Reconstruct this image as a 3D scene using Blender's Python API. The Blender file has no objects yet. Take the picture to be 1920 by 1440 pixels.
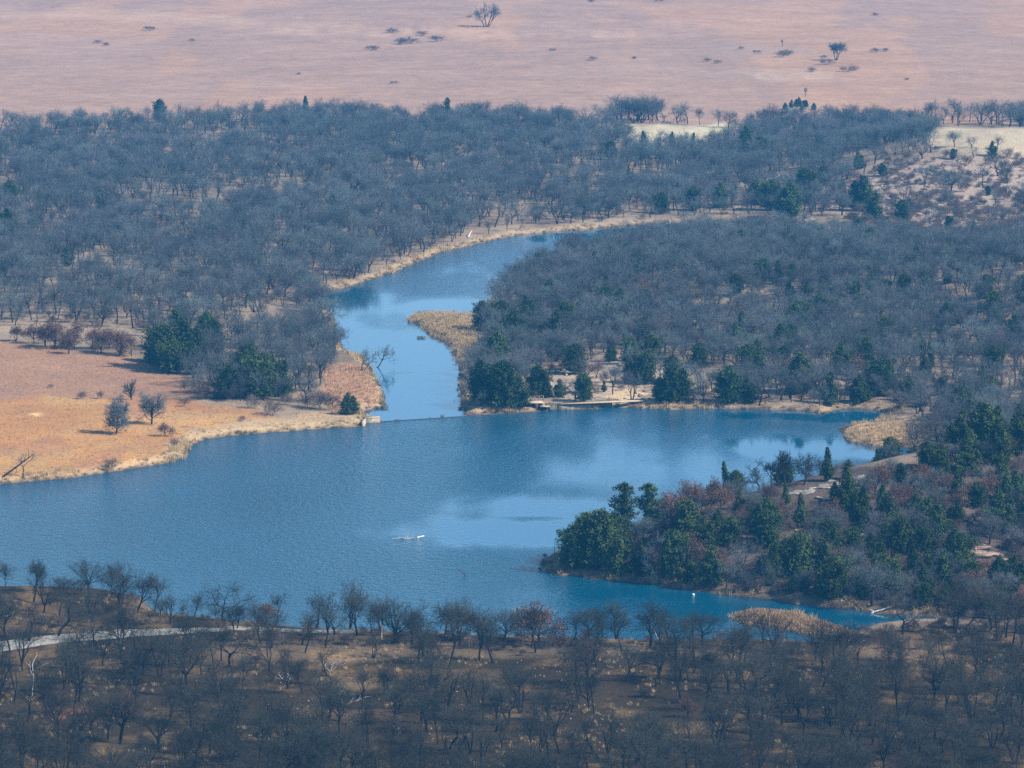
import bpy, math, random
import numpy as np
from mathutils import Vector

# ------------------------------------------------------------------ camera, sky, sun, exposure
scene = bpy.context.scene
C = scene.collection
F = 9000.0                      # focal length in pixels of a 1920 px wide picture
HC = 126.0                      # eye height above the lake
PITCH = math.atan(1224.0 / F)
cam_d = bpy.data.cameras.new('camera')
cam = bpy.data.objects.new('camera', cam_d); C.objects.link(cam)
cam_d.sensor_width = 36.0; cam_d.lens = 36.0 * F / 1920.0
cam_d.clip_start = 1.0; cam_d.clip_end = 30000.0
cam.location = (0, 0, HC); cam.rotation_euler = (math.pi / 2 - PITCH, 0, 0)
scene.camera = cam

SUN_EL, SUN_ROT = math.radians(40), math.radians(112)
world = bpy.data.worlds.new('World'); scene.world = world; world.use_nodes = True
wn = world.node_tree.nodes; wl = world.node_tree.links
sky = wn.new('ShaderNodeTexSky'); sky.sky_type = 'NISHITA'; sky.sun_disc = False
sky.sun_elevation = SUN_EL; sky.sun_rotation = SUN_ROT; sky.ozone_density = 5.0; sky.air_density = 1.0; sky.dust_density = 0.8
bg = wn['Background']; bg.inputs['Strength'].default_value = 0.13
wl.new(sky.outputs[0], bg.inputs['Color'])
S = Vector((math.cos(SUN_EL) * math.sin(SUN_ROT), math.cos(SUN_EL) * math.cos(SUN_ROT), math.sin(SUN_EL)))
sun_d = bpy.data.lights.new('sun', 'SUN'); sun_d.energy = 5.0; sun_d.angle = math.radians(0.55); sun_d.color = (1.0, 0.93, 0.84)
sun = bpy.data.objects.new('sun', sun_d); C.objects.link(sun)
sun.rotation_euler = S.to_track_quat('Z', 'Y').to_euler(); sun.location = S * 400
vs = scene.view_settings
vs.view_transform = 'Standard'; vs.look = 'None'; vs.exposure = 0.8; vs.gamma = 1.0; vs.use_curve_mapping = False
cy = scene.cycles
cy.max_bounces = 5; cy.diffuse_bounces = 2; cy.glossy_bounces = 2; cy.transmission_bounces = 1; cy.volume_bounces = 0; cy.transparent_max_bounces = 4
cy.use_denoising = False
cy.sample_clamp_direct = 6.0; cy.sample_clamp_indirect = 2.0
cy.caustics_reflective = False; cy.caustics_refractive = False

rng = np.random.default_rng(11)
random.seed(11)

# ------------------------------------------------------------------ picture <-> ground
cp, sp_ = math.cos(PITCH), math.sin(PITCH)
def ray(px, py):
    u = (np.asarray(px, float) - 960) / F; v = (720 - np.asarray(py, float)) / F
    return u, cp + v * sp_, -sp_ + v * cp            # direction x, y, z
def at0(px, py, z=0.0):
    dx, dy, dz = ray(px, py); t = (z - HC) / dz
    return dx * t, dy * t
def project(x, y, z):
    x = np.asarray(x, float); y = np.asarray(y, float); z = np.asarray(z, float) - HC
    depth = y * cp - z * sp_; up = y * sp_ + z * cp
    return 960 + F * x / depth, 720 - F * up / depth, F / depth      # px, py, px per metre
def poly0(pts, z=0.0):
    p = np.array(pts, float); x, y = at0(p[:, 0], p[:, 1], z); return np.stack([x, y], 1)
def inside(P, x, y):
    x = np.asarray(x, float); y = np.asarray(y, float); r = np.zeros(x.shape, bool); n = len(P)
    for i in range(n):
        x1, y1 = P[i]; x2, y2 = P[(i + 1) % n]
        if y1 == y2: continue
        c = ((y1 > y) != (y2 > y)) & (x < (x2 - x1) * (y - y1) / (y2 - y1) + x1)
        r ^= c
    return r
def edge_dist(P, x, y, closed=True):
    d = np.full(np.shape(x), 1e9); n = len(P)
    for i in range(n if closed else n - 1):
        a = P[i]; b = P[(i + 1) % n]; ex, ey = b - a; L = ex * ex + ey * ey + 1e-9
        t = np.clip(((x - a[0]) * ex + (y - a[1]) * ey) / L, 0, 1)
        d = np.minimum(d, (x - a[0] - t * ex) ** 2 + (y - a[1] - t * ey) ** 2)
    return np.sqrt(d)
_lat = np.random.default_rng(5).random((256, 256))
def vnoise(x, y):
    xi = np.floor(x).astype(int); yi = np.floor(y).astype(int); fx = x - xi; fy = y - yi
    fx = fx * fx * (3 - 2 * fx); fy = fy * fy * (3 - 2 * fy)
    g = lambda a, b: _lat[a & 255, b & 255]
    return (g(xi, yi) * (1 - fx) + g(xi + 1, yi) * fx) * (1 - fy) + (g(xi, yi + 1) * (1 - fx) + g(xi + 1, yi + 1) * fx) * fy
def fbm(x, y, o=4):
    s = 0; a = 0.5; t = 0
    for i in range(o):
        s = s + a * vnoise(x * 2 ** i + 17.3 * i, y * 2 ** i - 9.1 * i); t += a; a *= 0.5
    return s / t
def sstep(a, b, v):
    t = np.clip((v - a) / (b - a), 0, 1); return t * t * (3 - 2 * t)

# ------------------------------------------------------------------ shore lines, traced at water level
LAKE_PX = [(-900, 930), (-300, 922), (0, 909), (30, 905), (100, 900), (160, 893), (210, 885), (270, 876), (320, 868), (345, 858), (353, 846),
           (362, 835), (385, 825), (430, 817), (500, 812), (560, 808), (620, 803), (684, 799), (686, 792), (714, 791), (870, 779), (1000, 772), (1030, 770),
           (1120, 766), (1150, 763), (1250, 768), (1350, 766), (1450, 768), (1500, 770), (1547, 776), (1565, 768), (1615, 767), (1650, 770),
           (1676, 776), (1655, 784), (1632, 789), (1690, 792), (1738, 794), (1640, 796), (1600, 798), (1574, 808), (1592, 828), (1650, 840), (1700, 838),
           (1755, 850), (1770, 864), (1700, 885), (1600, 915), (1500, 950), (1350, 982), (1200, 1003), (1110, 1016), (1060, 1030), (1034, 1040),
           (1018, 1050), (1030, 1077), (1080, 1080), (1105, 1085), (1192, 1091), (1242, 1100), (1280, 1105), (1327, 1112), (1380, 1118), (1445, 1122),
           (1470, 1130), (1530, 1137), (1600, 1141), (1630, 1149), (1690, 1152), (1752, 1157), (1790, 1161), (1760, 1165), (1690, 1167), (1640, 1172), (1600, 1186),
           (1565, 1200), (1500, 1207), (1350, 1204), (1250, 1206), (1100, 1201), (1000, 1198), (900, 1196), (800, 1191), (700, 1187), (650, 1185), (560, 1181),
           (480, 1172), (420, 1165), (350, 1159), (300, 1151), (278, 1136), (262, 1121), (200, 1113), (60, 1111), (-60, 1112), (-400, 1130), (-900, 1150)]
REEDISLE_PX = [(1372, 1158), (1400, 1150), (1440, 1150), (1500, 1156), (1560, 1176), (1602, 1186), (1530, 1196), (1470, 1182), (1400, 1172)]
RIVER_PX = [(714, 791), (700, 786), (686, 782), (684, 776), (692, 770), (704, 765), (718, 764), (721, 752), (718, 736), (709, 716), (698, 696), (690, 682),
            (676, 668), (650, 664), (632, 640), (628, 610), (622, 590), (604, 572), (588, 558), (572, 550), (640, 543), (682, 530), (732, 514), (782, 493),
            (830, 474), (870, 464), (920, 453), (970, 442), (1050, 434), (1150, 426), (1250, 420), (1340, 417), (1425, 417), (1440, 424), (1340, 428),
            (1200, 445), (1080, 468), (988, 508), (926, 558), (892, 589), (870, 590), (830, 588), (790, 586), (772, 593), (766, 600), (776, 606), (792, 614), (801, 626), (815, 634),
            (830, 641), (846, 656), (851, 676), (858, 690), (862, 706), (859, 722), (862, 740), (867, 760), (871, 779)]
LAKE = poly0(LAKE_PX); RIVER = poly0(RIVER_PX); REEDISLE = poly0(REEDISLE_PX)
WEIR = poly0([(712, 791), (1002, 772)])

# ------------------------------------------------------------------ terrain heights
XS = np.unique(np.concatenate([np.linspace(-4000, -300, 12), np.linspace(-300, -120, 60), np.arange(-120, 120.1, 0.8), np.linspace(120, 300, 60), np.linspace(300, 4000, 12)]))
YS = np.unique(np.concatenate([np.linspace(-600, 480, 10), np.arange(500, 1000, 1.5), np.arange(1000, 1300, 2.5), np.arange(1300, 1750, 5), np.arange(1750, 2700, 12), np.linspace(2700, 7000, 20)]))
GX, GY = np.meshgrid(XS, YS)
near = (np.abs(GX) < 320) & (GY > 480) & (GY < 1750)
def shore_sd(x, y):                                   # metres from the nearest water, negative inside
    d = np.minimum(edge_dist(LAKE, x, y), edge_dist(RIVER, x, y))
    wet = (inside(LAKE, x, y) | inside(RIVER, x, y)) & ~inside(REEDISLE, x, y)
    d = np.minimum(d, edge_dist(REEDISLE, x, y))
    return np.where(wet, -d, d) + (fbm(x / 2.6, y / 4.0, 3) - 0.5) * 1.3
SD = np.full(GX.shape, 400.0)
SD[near] = shore_sd(GX[near], GY[near])
HG = np.where(SD > 0, 0.18 + 0.75 * sstep(0, 3.0, SD) + 0.012 * np.minimum(SD, 90), -0.18 - 0.12 * np.minimum(-SD, 12))
HG = HG + sstep(2, 25, SD) * (fbm(GX / 45, GY / 60, 4) - 0.5) * 1.6
def ridge(pts, sig_lo, sig_hi):
    out = np.zeros(GX.shape); p = np.array(pts, float)
    x, y = at0(p[:, 0], p[:, 1])
    o = np.argsort(x); yy = np.interp(GX, x[o], y[o]); hh = np.interp(GX, x[o], p[o, 2])
    d = GY - yy
    return hh * np.exp(-(d / np.where(d < 0, sig_lo, sig_hi)) ** 2)
land = sstep(0, 22, SD)
HG = HG + land * ridge([(1015, 1050, 0), (1060, 1050, 1.2), (1200, 1042, 4.5), (1350, 1038, 7.0), (1500, 1020, 9.0), (1650, 1000, 10.0), (1800, 985, 12.0), (2050, 960, 14.0), (2600, 950, 14)], 26, 30)
HG = HG + sstep(0, 40, SD) * ridge([(900, 600, 2), (1200, 560, 3.5), (1500, 560, 5), (1900, 600, 8), (2600, 600, 10)], 60, 80)
HG = HG + ridge([(1400, 340, 0), (1560, 350, 3), (1700, 345, 9), (1850, 340, 12), (2100, 330, 14), (2800, 330, 14)], 55, 70)
HG = HG + sstep(0, 12, SD) * ridge([(-400, 1125, 1.5), (0, 1125, 2.0), (200, 1125, 1.8), (290, 1150, 0.2), (400, 1180, 0)], 12, 12)
HG = HG + sstep(1450, 2200, GY) * (fbm(GX / 160 + 7, GY / 140, 3) - 0.45) * 9.0

def hz(x, y):
    x = np.asarray(x, float); y = np.asarray(y, float)
    i = np.clip(np.searchsorted(XS, x) - 1, 0, len(XS) - 2); j = np.clip(np.searchsorted(YS, y) - 1, 0, len(YS) - 2)
    fx = np.clip((x - XS[i]) / (XS[i + 1] - XS[i]), 0, 1); fy = np.clip((y - YS[j]) / (YS[j + 1] - YS[j]), 0, 1)
    return (HG[j, i] * (1 - fx) + HG[j, i + 1] * fx) * (1 - fy) + (HG[j + 1, i] * (1 - fx) + HG[j + 1, i + 1] * fx) * fy
def sd_at(x, y):
    x = np.asarray(x, float); y = np.asarray(y, float)
    i = np.clip(np.searchsorted(XS, x) - 1, 0, len(XS) - 2); j = np.clip(np.searchsorted(YS, y) - 1, 0, len(YS) - 2)
    fx = np.clip((x - XS[i]) / (XS[i + 1] - XS[i]), 0, 1); fy = np.clip((y - YS[j]) / (YS[j + 1] - YS[j]), 0, 1)
    return (SD[j, i] * (1 - fx) + SD[j, i + 1] * fx) * (1 - fy) + (SD[j + 1, i] * (1 - fx) + SD[j + 1, i + 1] * fx) * fy
def at(px, py):
    """world point on the ground seen at a pixel of the photograph"""
    dx, dy, dz = ray(px, py)
    t = np.concatenate([np.arange(480, 1300, 0.7), np.arange(1300, 5000, 3.0)])
    x = dx * t; y = dy * t; z = HC + dz * t; h = np.maximum(hz(x, y), 0.0)
    k = int(np.argmax(z <= h)) if (z <= h).any() else len(t) - 1
    return float(x[k]), float(y[k]), float(h[k])

# ------------------------------------------------------------------ materials
def new_mat(name):
    m = bpy.data.materials.new(name); m.use_nodes = True
    nt = m.node_tree; b = nt.nodes['Principled BSDF']; b.inputs['Roughness'].default_value = 0.9
    b.inputs['Specular IOR Level'].default_value = 0.15
    return m, nt, b
def varied(name, col, var=0.25, scale=3.0, rough=0.9, rnd=0.0, bump=0.0, col2=None, alt=None):
    m, nt, b = new_mat(name); N = nt.nodes.new; L = nt.links.new
    tc = N('ShaderNodeTexCoord'); n = N('ShaderNodeTexNoise'); n.inputs['Scale'].default_value = scale; n.inputs['Detail'].default_value = 5
    L(tc.outputs['Object'], n.inputs['Vector'])
    r = N('ShaderNodeValToRGB'); L(n.outputs['Fac'], r.inputs['Fac'])
    c2 = col2 or tuple(min(1, c * (1 + var)) for c in col)
    r.color_ramp.elements[0].position = 0.3; r.color_ramp.elements[1].position = 0.7
    r.color_ramp.elements[0].color = (*[c * (1 - var) for c in col], 1); r.color_ramp.elements[1].color = (*c2, 1)
    out = r.outputs['Color']
    if rnd:
        oi = N('ShaderNodeObjectInfo'); mr = N('ShaderNodeMapRange'); mr.inputs['To Min'].default_value = 1 - rnd; mr.inputs['To Max'].default_value = 1 + rnd
        L(oi.outputs['Random'], mr.inputs['Value'])
        hs = N('ShaderNodeHueSaturation'); L(mr.outputs[0], hs.inputs['Value']); L(out, hs.inputs['Color']); out = hs.outputs['Color']
        if alt:                                           # each plant leans to one of two hues
            mm = N('ShaderNodeMath'); mm.operation = 'MULTIPLY'; mm.inputs[1].default_value = 7.31; L(oi.outputs['Random'], mm.inputs[0])
            fr = N('ShaderNodeMath'); fr.operation = 'FRACT'; L(mm.outputs[0], fr.inputs[0])
            mx = N('ShaderNodeMix'); mx.data_type = 'RGBA'; mx.blend_type = 'MULTIPLY'; mx.inputs['B'].default_value = (*alt, 1); L(fr.outputs[0], mx.inputs['Factor']); L(out, mx.inputs['A']); out = mx.outputs['Result']
    L(out, b.inputs['Base Color']); b.inputs['Roughness'].default_value = rough
    if bump:
        bp = N('ShaderNodeBump'); bp.inputs['Strength'].default_value = bump; bp.inputs['Distance'].default_value = 0.3
        L(n.outputs['Fac'], bp.inputs['Height']); L(bp.outputs['Normal'], b.inputs['Normal'])
    return m
M = {
    'bark': varied('bark', (0.024, 0.021, 0.019), 0.4, 2.0, rnd=0.3),
    'darkened_bark': varied('darkened_bark', (0.011, 0.010, 0.009), 0.5, 2.0, rnd=0.3),  # darker copy of bark: foreground shade of the near oaks put into colour
    'darkened_twig': varied('darkened_twig', (0.034, 0.036, 0.026), 0.35, 1.0, rnd=0.45, alt=(1.0, 0.85, 0.85)),  # darker copy of twig, painting the near woods dimmer than the far ones
    'twig': varied('twig', (0.082, 0.104, 0.100), 0.3, 1.0, rnd=0.45, alt=(1.0, 0.82, 0.9)),
    'pale_bark': varied('pale_bark', (0.33, 0.30, 0.26), 0.3, 3.0),
    'cedar': varied('cedar', (0.034, 0.060, 0.018), 0.5, 0.9, rnd=0.35, alt=(1.25, 1.0, 0.8)),
    'leaf_russet': varied('leaf_russet', (0.125, 0.066, 0.046), 0.4, 1.5, rnd=0.35, alt=(0.85, 0.95, 0.9)),
    'bush': varied('bush', (0.120, 0.088, 0.072), 0.35, 1.5, rnd=0.4, alt=(0.9, 1.0, 0.95)),
    'straw': varied('straw', (0.40, 0.29, 0.15), 0.35, 1.0, rnd=0.35),
    'tawny': varied('tawny', (0.42, 0.235, 0.125), 0.3, 1.0, rnd=0.3),
    'reed': varied('reed', (0.30, 0.20, 0.11), 0.35, 1.0, rnd=0.3),
    'rock': varied('rock', (0.255, 0.215, 0.165), 0.5, 1.2, bump=0.5, rnd=0.2),
    'rock_lichen': varied('rock_lichen', (0.21, 0.19, 0.155), 0.5, 1.6, bump=0.5, rnd=0.2),
    'red_rock': varied('red_rock', (0.25, 0.175, 0.125), 0.5, 1.6, bump=0.5),
    'concrete': varied('concrete', (0.25, 0.205, 0.145), 0.45, 1.5, bump=0.2),
    'coping': varied('coping', (0.36, 0.285, 0.19), 0.2, 1.5),
    'iron': varied('iron', (0.06, 0.045, 0.035), 0.3, 4.0),
    'gravel': varied('gravel', (0.23, 0.22, 0.185), 0.3, 1.2, bump=0.2),
    'white': varied('white', (0.55, 0.54, 0.5), 0.1, 2.0),
    'sedge_dark': varied('sedge_dark', (0.13, 0.10, 0.055), 0.4, 1.5, rnd=0.3),
}
def ground_material():
    m, nt, b = new_mat('ground'); N = nt.nodes.new; L = nt.links.new
    at_ = N('ShaderNodeAttribute'); at_.attribute_name = 'soil'
    tc = N('ShaderNodeTexCoord')
    def noise(scale, detail, sy=1.0):
        mp = N('ShaderNodeMapping'); mp.inputs['Scale'].default_value = (1, sy, 1); L(tc.outputs['Object'], mp.inputs['Vector'])
        n = N('ShaderNodeTexNoise'); n.inputs['Scale'].default_value = scale; n.inputs['Detail'].default_value = detail
        n.inputs['Roughness'].default_value = 0.65; L(mp.outputs[0], n.inputs['Vector']); return n
    n1 = noise(0.035, 6); n2 = noise(1.7, 5, 0.45); n3 = noise(0.22, 4, 0.6)
    def rng_(n, a, b_, lo=0.3, hi=0.7):
        r = N('ShaderNodeMapRange'); r.inputs['From Min'].default_value = lo; r.inputs['From Max'].default_value = hi
        r.inputs['To Min'].default_value = a; r.inputs['To Max'].default_value = b_; L(n.outputs['Fac'], r.inputs['Value']); return r
    def mul(x, y):
        q = N('ShaderNodeMath'); q.operation = 'MULTIPLY'; L(x.outputs[0], q.inputs[0]); L(y.outputs[0], q.inputs[1]); return q
    v = mul(mul(rng_(n1, 0.86, 1.12), rng_(n2, 0.80, 1.18)), rng_(n3, 0.84, 1.15))
    hs = N('ShaderNodeHueSaturation'); L(at_.outputs['Color'], hs.inputs['Color']); L(v.outputs[0], hs.inputs['Value'])
    sat = rng_(n3, 0.93, 1.07); L(sat.outputs[0], hs.inputs['Saturation'])
    L(hs.outputs['Color'], b.inputs['Base Color'])
    bp = N('ShaderNodeBump'); bp.inputs['Strength'].default_value = 0.6; bp.inputs['Distance'].default_value = 0.25
    L(n2.outputs['Fac'], bp.inputs['Height']); L(bp.outputs['Normal'], b.inputs['Normal'])
    b.inputs['Roughness'].default_value = 1.0; b.inputs['Specular IOR Level'].default_value = 0.0
    return m
M['ground'] = ground_material()
def water_material():
    m, nt, b = new_mat('water'); N = nt.nodes.new; L = nt.links.new
    b.inputs['Base Color'].default_value = (0.001, 0.058, 0.105, 1); b.inputs['IOR'].default_value = 1.333
    b.inputs['Specular IOR Level'].default_value = 0.5
    at_ = N('ShaderNodeAttribute'); at_.attribute_name = 'calm'
    tc = N('ShaderNodeTexCoord'); mp = N('ShaderNodeMapping'); mp.inputs['Scale'].default_value = (1.0, 0.55, 1.0); mp.inputs['Rotation'].default_value = (0, 0, 0.25)
    L(tc.outputs['Object'], mp.inputs['Vector'])
    n = N('ShaderNodeTexNoise'); n.inputs['Scale'].default_value = 1.1; n.inputs['Detail'].default_value = 4; n.inputs['Roughness'].default_value = 0.6
    L(mp.outputs[0], n.inputs['Vector'])
    w = N('ShaderNodeTexNoise'); w.inputs['Scale'].default_value = 0.03; w.inputs['Detail'].default_value = 4; L(mp.outputs[0], w.inputs['Vector'])
    # wind: ripple height falls where the surface is calm, and varies in broad gusts
    g = N('ShaderNodeMapRange'); g.inputs['From Min'].default_value = 0.35; g.inputs['From Max'].default_value = 0.65; g.inputs['To Min'].default_value = 0.65; g.inputs['To Max'].default_value = 1.0
    L(w.outputs['Fac'], g.inputs['Value'])
    inv = N('ShaderNodeMapRange'); inv.inputs['To Min'].default_value = 1.0; inv.inputs['To Max'].default_value = 0.03; L(at_.outputs['Fac'], inv.inputs['Value'])
    pw = N('ShaderNodeMath'); pw.operation = 'POWER'; pw.inputs[1].default_value = 2.0; L(inv.outputs[0], pw.inputs[0])
    q = N('ShaderNodeMath'); q.operation = 'MULTIPLY'; L(g.outputs[0], q.inputs[0]); L(pw.outputs[0], q.inputs[1])
    bp = N('ShaderNodeBump'); bp.inputs['Distance'].default_value = 1.1
    L(q.outputs[0], bp.inputs['Strength']); L(n.outputs['Fac'], bp.inputs['Height']); L(bp.outputs['Normal'], b.inputs['Normal'])
    r = N('ShaderNodeMapRange'); r.inputs['To Min'].default_value = 0.16; r.inputs['To Max'].default_value = 0.04; L(at_.outputs['Fac'], r.inputs['Value'])
    L(r.outputs[0], b.inputs['Roughness'])
    return m
M['water'] = water_material()

# ------------------------------------------------------------------ mesh helpers
def mesh_np(name, V, quads=None, tris=None, mats=(), mat_idx=None, smooth=False):
    me = bpy.data.meshes.new(name)
    V = np.asarray(V, np.float32).reshape(-1, 3)
    q = np.zeros((0, 4), np.int32) if quads is None else np.asarray(quads, np.int32).reshape(-1, 4)
    t = np.zeros((0, 3), np.int32) if tris is None else np.asarray(tris, np.int32).reshape(-1, 3)
    me.vertices.add(len(V)); me.vertices.foreach_set('co', V.ravel())
    li = np.concatenate([q.ravel(), t.ravel()]).astype(np.int32)
    me.loops.add(len(li)); me.loops.foreach_set('vertex_index', li)
    st = np.concatenate([np.arange(len(q)) * 4, len(q) * 4 + np.arange(len(t)) * 3]).astype(np.int32)
    me.polygons.add(len(st)); me.polygons.foreach_set('loop_start', st)
    for m in mats: me.materials.append(m)
    if mat_idx is not None: me.polygons.foreach_set('material_index', np.asarray(mat_idx, np.int32))
    if smooth: me.polygons.foreach_set('use_smooth', np.ones(len(st), bool))
    me.update(calc_edges=True); me.validate()
    return me
def link(name, me, parent=None, loc=None):
    o = bpy.data.objects.new(name, me); C.objects.link(o)
    if parent is not None: o.parent = parent
    if loc is not None: o.location = loc
    return o
def tag(o, label=None, cat=None, group=None, kind=None):
    if label: o['label'] = label
    if cat: o['category'] = cat
    if group: o['group'] = group
    if kind: o['kind'] = kind
    return o
def empty(name, loc, rz=0.0, sc=1.0):
    o = bpy.data.objects.new(name, None); C.objects.link(o); o.location = loc; o.rotation_euler = (0, 0, rz)
    o.scale = (sc, sc, sc) if np.isscalar(sc) else sc
    o.empty_display_size = 0.5
    return o
def tubes(segs, k):
    """segs: rows p0(3) p1(3) r0 r1 -> verts, quads of k-sided tapered tubes"""
    s = np.asarray(segs, float).reshape(-1, 8); n = len(s)
    p0, p1, r0, r1 = s[:, :3], s[:, 3:6], s[:, 6], s[:, 7]
    d = p1 - p0; d /= np.linalg.norm(d, axis=1, keepdims=True) + 1e-9
    a = np.where(np.abs(d[:, 2:3]) < 0.9, np.array([[0, 0, 1.0]]), np.array([[1.0, 0, 0]]))
    u = np.cross(d, a); u /= np.linalg.norm(u, axis=1, keepdims=True) + 1e-9; w = np.cross(d, u)
    th = np.arange(k) * 2 * math.pi / k
    ring = u[:, None, :] * np.cos(th)[None, :, None] + w[:, None, :] * np.sin(th)[None, :, None]
    V = np.concatenate([p0[:, None] + ring * r0[:, None, None], p1[:, None] + ring * r1[:, None, None]], 1)   # n, 2k, 3
    b = (np.arange(n) * 2 * k)[:, None, None]; i = np.arange(k); j = (i + 1) % k
    Q = np.stack([i, j, j + k, i + k], 1)[None] + b
    return V.reshape(-1, 3), Q.reshape(-1, 4)
def join(parts):
    V, Q, o = [], [], 0
    for v, q in parts:
        V.append(v); Q.append(q + o); o += len(v)
    return np.concatenate(V), np.concatenate(Q)
def box(cx, cy_, cz, sx, sy, sz, rz=0.0):
    v = np.array([(x, y, z) for x in (-.5, .5) for y in (-.5, .5) for z in (-.5, .5)]) * (sx, sy, sz)
    c, s = math.cos(rz), math.sin(rz); R = np.array([[c, -s, 0], [s, c, 0], [0, 0, 1]])
    return v @ R.T + (cx, cy_, cz), np.array([(0, 1, 3, 2), (4, 6, 7, 5), (0, 4, 5, 1), (2, 3, 7, 6), (0, 2, 6, 4), (1, 5, 7, 3)])

# ------------------------------------------------------------------ the ground
def mask(poly, blur=1):
    P = np.array(poly, float)
    m = inside(P, PX + jit_x, PY + jit_y).astype(float)
    for _ in range(blur):
        k = np.pad(m, 1, mode='edge'); m = (k[:-2, 1:-1] + k[2:, 1:-1] + k[1:-1, :-2] + k[1:-1, 2:] + 2 * k[1:-1, 1:-1]) / 6
    return m[..., None]
ysafe = np.maximum(GY, 300)
PX, PY, PS = project(GX, ysafe, HG)
jit_x = (fbm(GX / 6, GY / 14, 3) - 0.5) * 50; jit_y = (fbm(GX / 6 + 31, GY / 20 + 11, 3) - 0.5) * 22
def paint(soil, poly, col, amt=1.0, blur=2):
    m = mask(poly, blur) * amt
    return soil * (1 - m) + np.array(col) * m
band = fbm(GX / 60 + 3, GY / 220, 4)[..., None]
fine = fbm(GX / 9, GY / 22, 3)[..., None]
soil = np.array((0.315, 0.200, 0.133)) * (1 - band) + np.array((0.28, 0.175, 0.118)) * band
soil = soil + (sstep(0.52, 0.62, band) - 0.4) * np.array((0.05, 0.02, 0.0))
floor_c = np.array((0.205, 0.155, 0.105)) * (0.6 + 0.8 * fine)
soil = paint(soil, [(700, 149), (960, 144), (1440, 142), (1440, 145), (960, 147), (700, 152)], (0.24, 0.165, 0.12), 0.8, 1)
soil = paint(soil, [(1230, 96), (1350, 85), (1500, 88), (1570, 104), (1480, 99), (1360, 97)], (0.27, 0.19, 0.14), 0.8, 1)
soil = paint(soil, [(-900, 14), (200, 18), (420, 28), (700, 52), (930, 62), (1250, 60), (1250, 68), (900, 72), (560, 58), (200, 36), (-900, 34)], (0.385, 0.25, 0.165), 0.6, 2)
soil = paint(soil, [(-900, 60), (120, 64), (330, 84), (200, 96), (-900, 90)], (0.29, 0.195, 0.145), 0.6, 2)
soil = paint(soil, [(960, 130), (1180, 124), (1500, 132), (1620, 150), (1300, 142)], (0.30, 0.205, 0.15), 0.5, 2)
soil = paint(soil, [(1380, 138), (1560, 136), (1540, 148), (1420, 147)], (0.38, 0.28, 0.19), 0.5, 2)
soil = paint(soil, [(300, 158), (600, 150), (760, 154), (640, 164), (380, 170)], (0.30, 0.205, 0.15), 0.5, 2)
wood = [(-900, 258), (0, 246), (150, 232), (400, 222), (700, 218), (1000, 222), (1200, 230), (1420, 238), (1560, 222), (1740, 232), (2600, 232), (2600, 1500), (-900, 1700)]
soil = paint(soil, wood, (0, 0, 0)) + mask(wood, 2) * floor_c
soil = paint(soil, [(1165, 244), (1190, 232), (1300, 233), (1390, 240), (1370, 256), (1290, 276), (1190, 264)], (0.41, 0.35, 0.22))
soil = paint(soil, [(1740, 238), (2200, 238), (2200, 300), (1800, 290), (1740, 276)], (0.37, 0.30, 0.195))
soil = paint(soil, [(1560, 345), (1700, 290), (2200, 300), (2200, 440), (1650, 425), (1560, 400)], (0.29, 0.22, 0.165))
soil = paint(soil, [(-900, 640), (0, 640), (130, 655), (330, 690), (360, 745), (300, 748), (-900, 752)], (0.255, 0.150, 0.092))
soil = paint(soil, [(-900, 748), (0, 748), (300, 747), (480, 765), (560, 790), (420, 810), (340, 850), (200, 890), (-900, 935)], (0.33, 0.172, 0.068))
md = np.array([(-900, 748), (0, 748), (300, 747), (480, 765), (560, 790), (420, 810), (340, 850), (200, 890), (-900, 935)], float)
t1 = sstep(.42, .62, fbm(GX / 14 + 9, GY / 30, 4))[..., None]; t2 = sstep(.5, .66, fbm(GX / 9 + 60, GY / 26, 3))[..., None]
mm = mask(md, 2); soil = soil * (1 - mm) + mm * (soil * (1 - .7 * t1) + .7 * t1 * np.array((0.36, 0.22, 0.09)))
soil = soil * (1 - mm * t2 * .6) + mm * t2 * .6 * np.array((0.27, 0.135, 0.075))
soil = paint(soil, [(310, 842), (360, 806), (480, 780), (600, 774), (690, 778), (690, 800), (500, 813), (385, 827), (350, 862), (200, 890), (-900, 938), (-900, 922), (60, 897), (180, 877), (300, 856)], (0.36, 0.26, 0.145), 0.85)
soil = paint(soil, [(60, 778), (95, 775), (82, 784)], (0.60, 0.42, 0.18), blur=1)
soil = paint(soil, [(610, 680), (700, 680), (725, 760), (660, 770), (600, 760), (620, 720)], (0.29, 0.185, 0.11))
soil = paint(soil, [(985, 745), (1010, 700), (1180, 670), (1240, 690), (1240, 755), (1120, 762)], (0.33, 0.25, 0.17))
soil = paint(soil, [(1120, 748), (1170, 728), (1240, 735), (1240, 758), (1140, 758)], (0.46, 0.33, 0.19))
soil = paint(soil, [(1240, 690), (1420, 694), (1540, 692), (1700, 698), (2100, 690), (2100, 716), (1700, 716), (1420, 722), (1240, 740)], (0.32, 0.245, 0.16))
soil = paint(soil, [(1570, 806), (1640, 795), (1780, 795), (1800, 835), (1650, 842), (1590, 830)], (0.40, 0.27, 0.16))
soil = paint(soil, [(1650, 812), (1700, 800), (1690, 832), (1650, 828)], (0.50, 0.28, 0.12), 0.8)
soil = paint(soil, [(1700, 880), (1770, 845), (1800, 800), (2400, 730), (2400, 860), (1700, 900)], (0.12, 0.09, 0.068))
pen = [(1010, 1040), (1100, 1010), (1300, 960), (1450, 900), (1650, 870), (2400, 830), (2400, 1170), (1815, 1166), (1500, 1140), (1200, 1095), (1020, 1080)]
soil = paint(soil, pen, (0, 0, 0)) + mask(pen, 2) * (np.array((0.098, 0.074, 0.058)) * (0.45 + 0.8 * fine))
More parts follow.
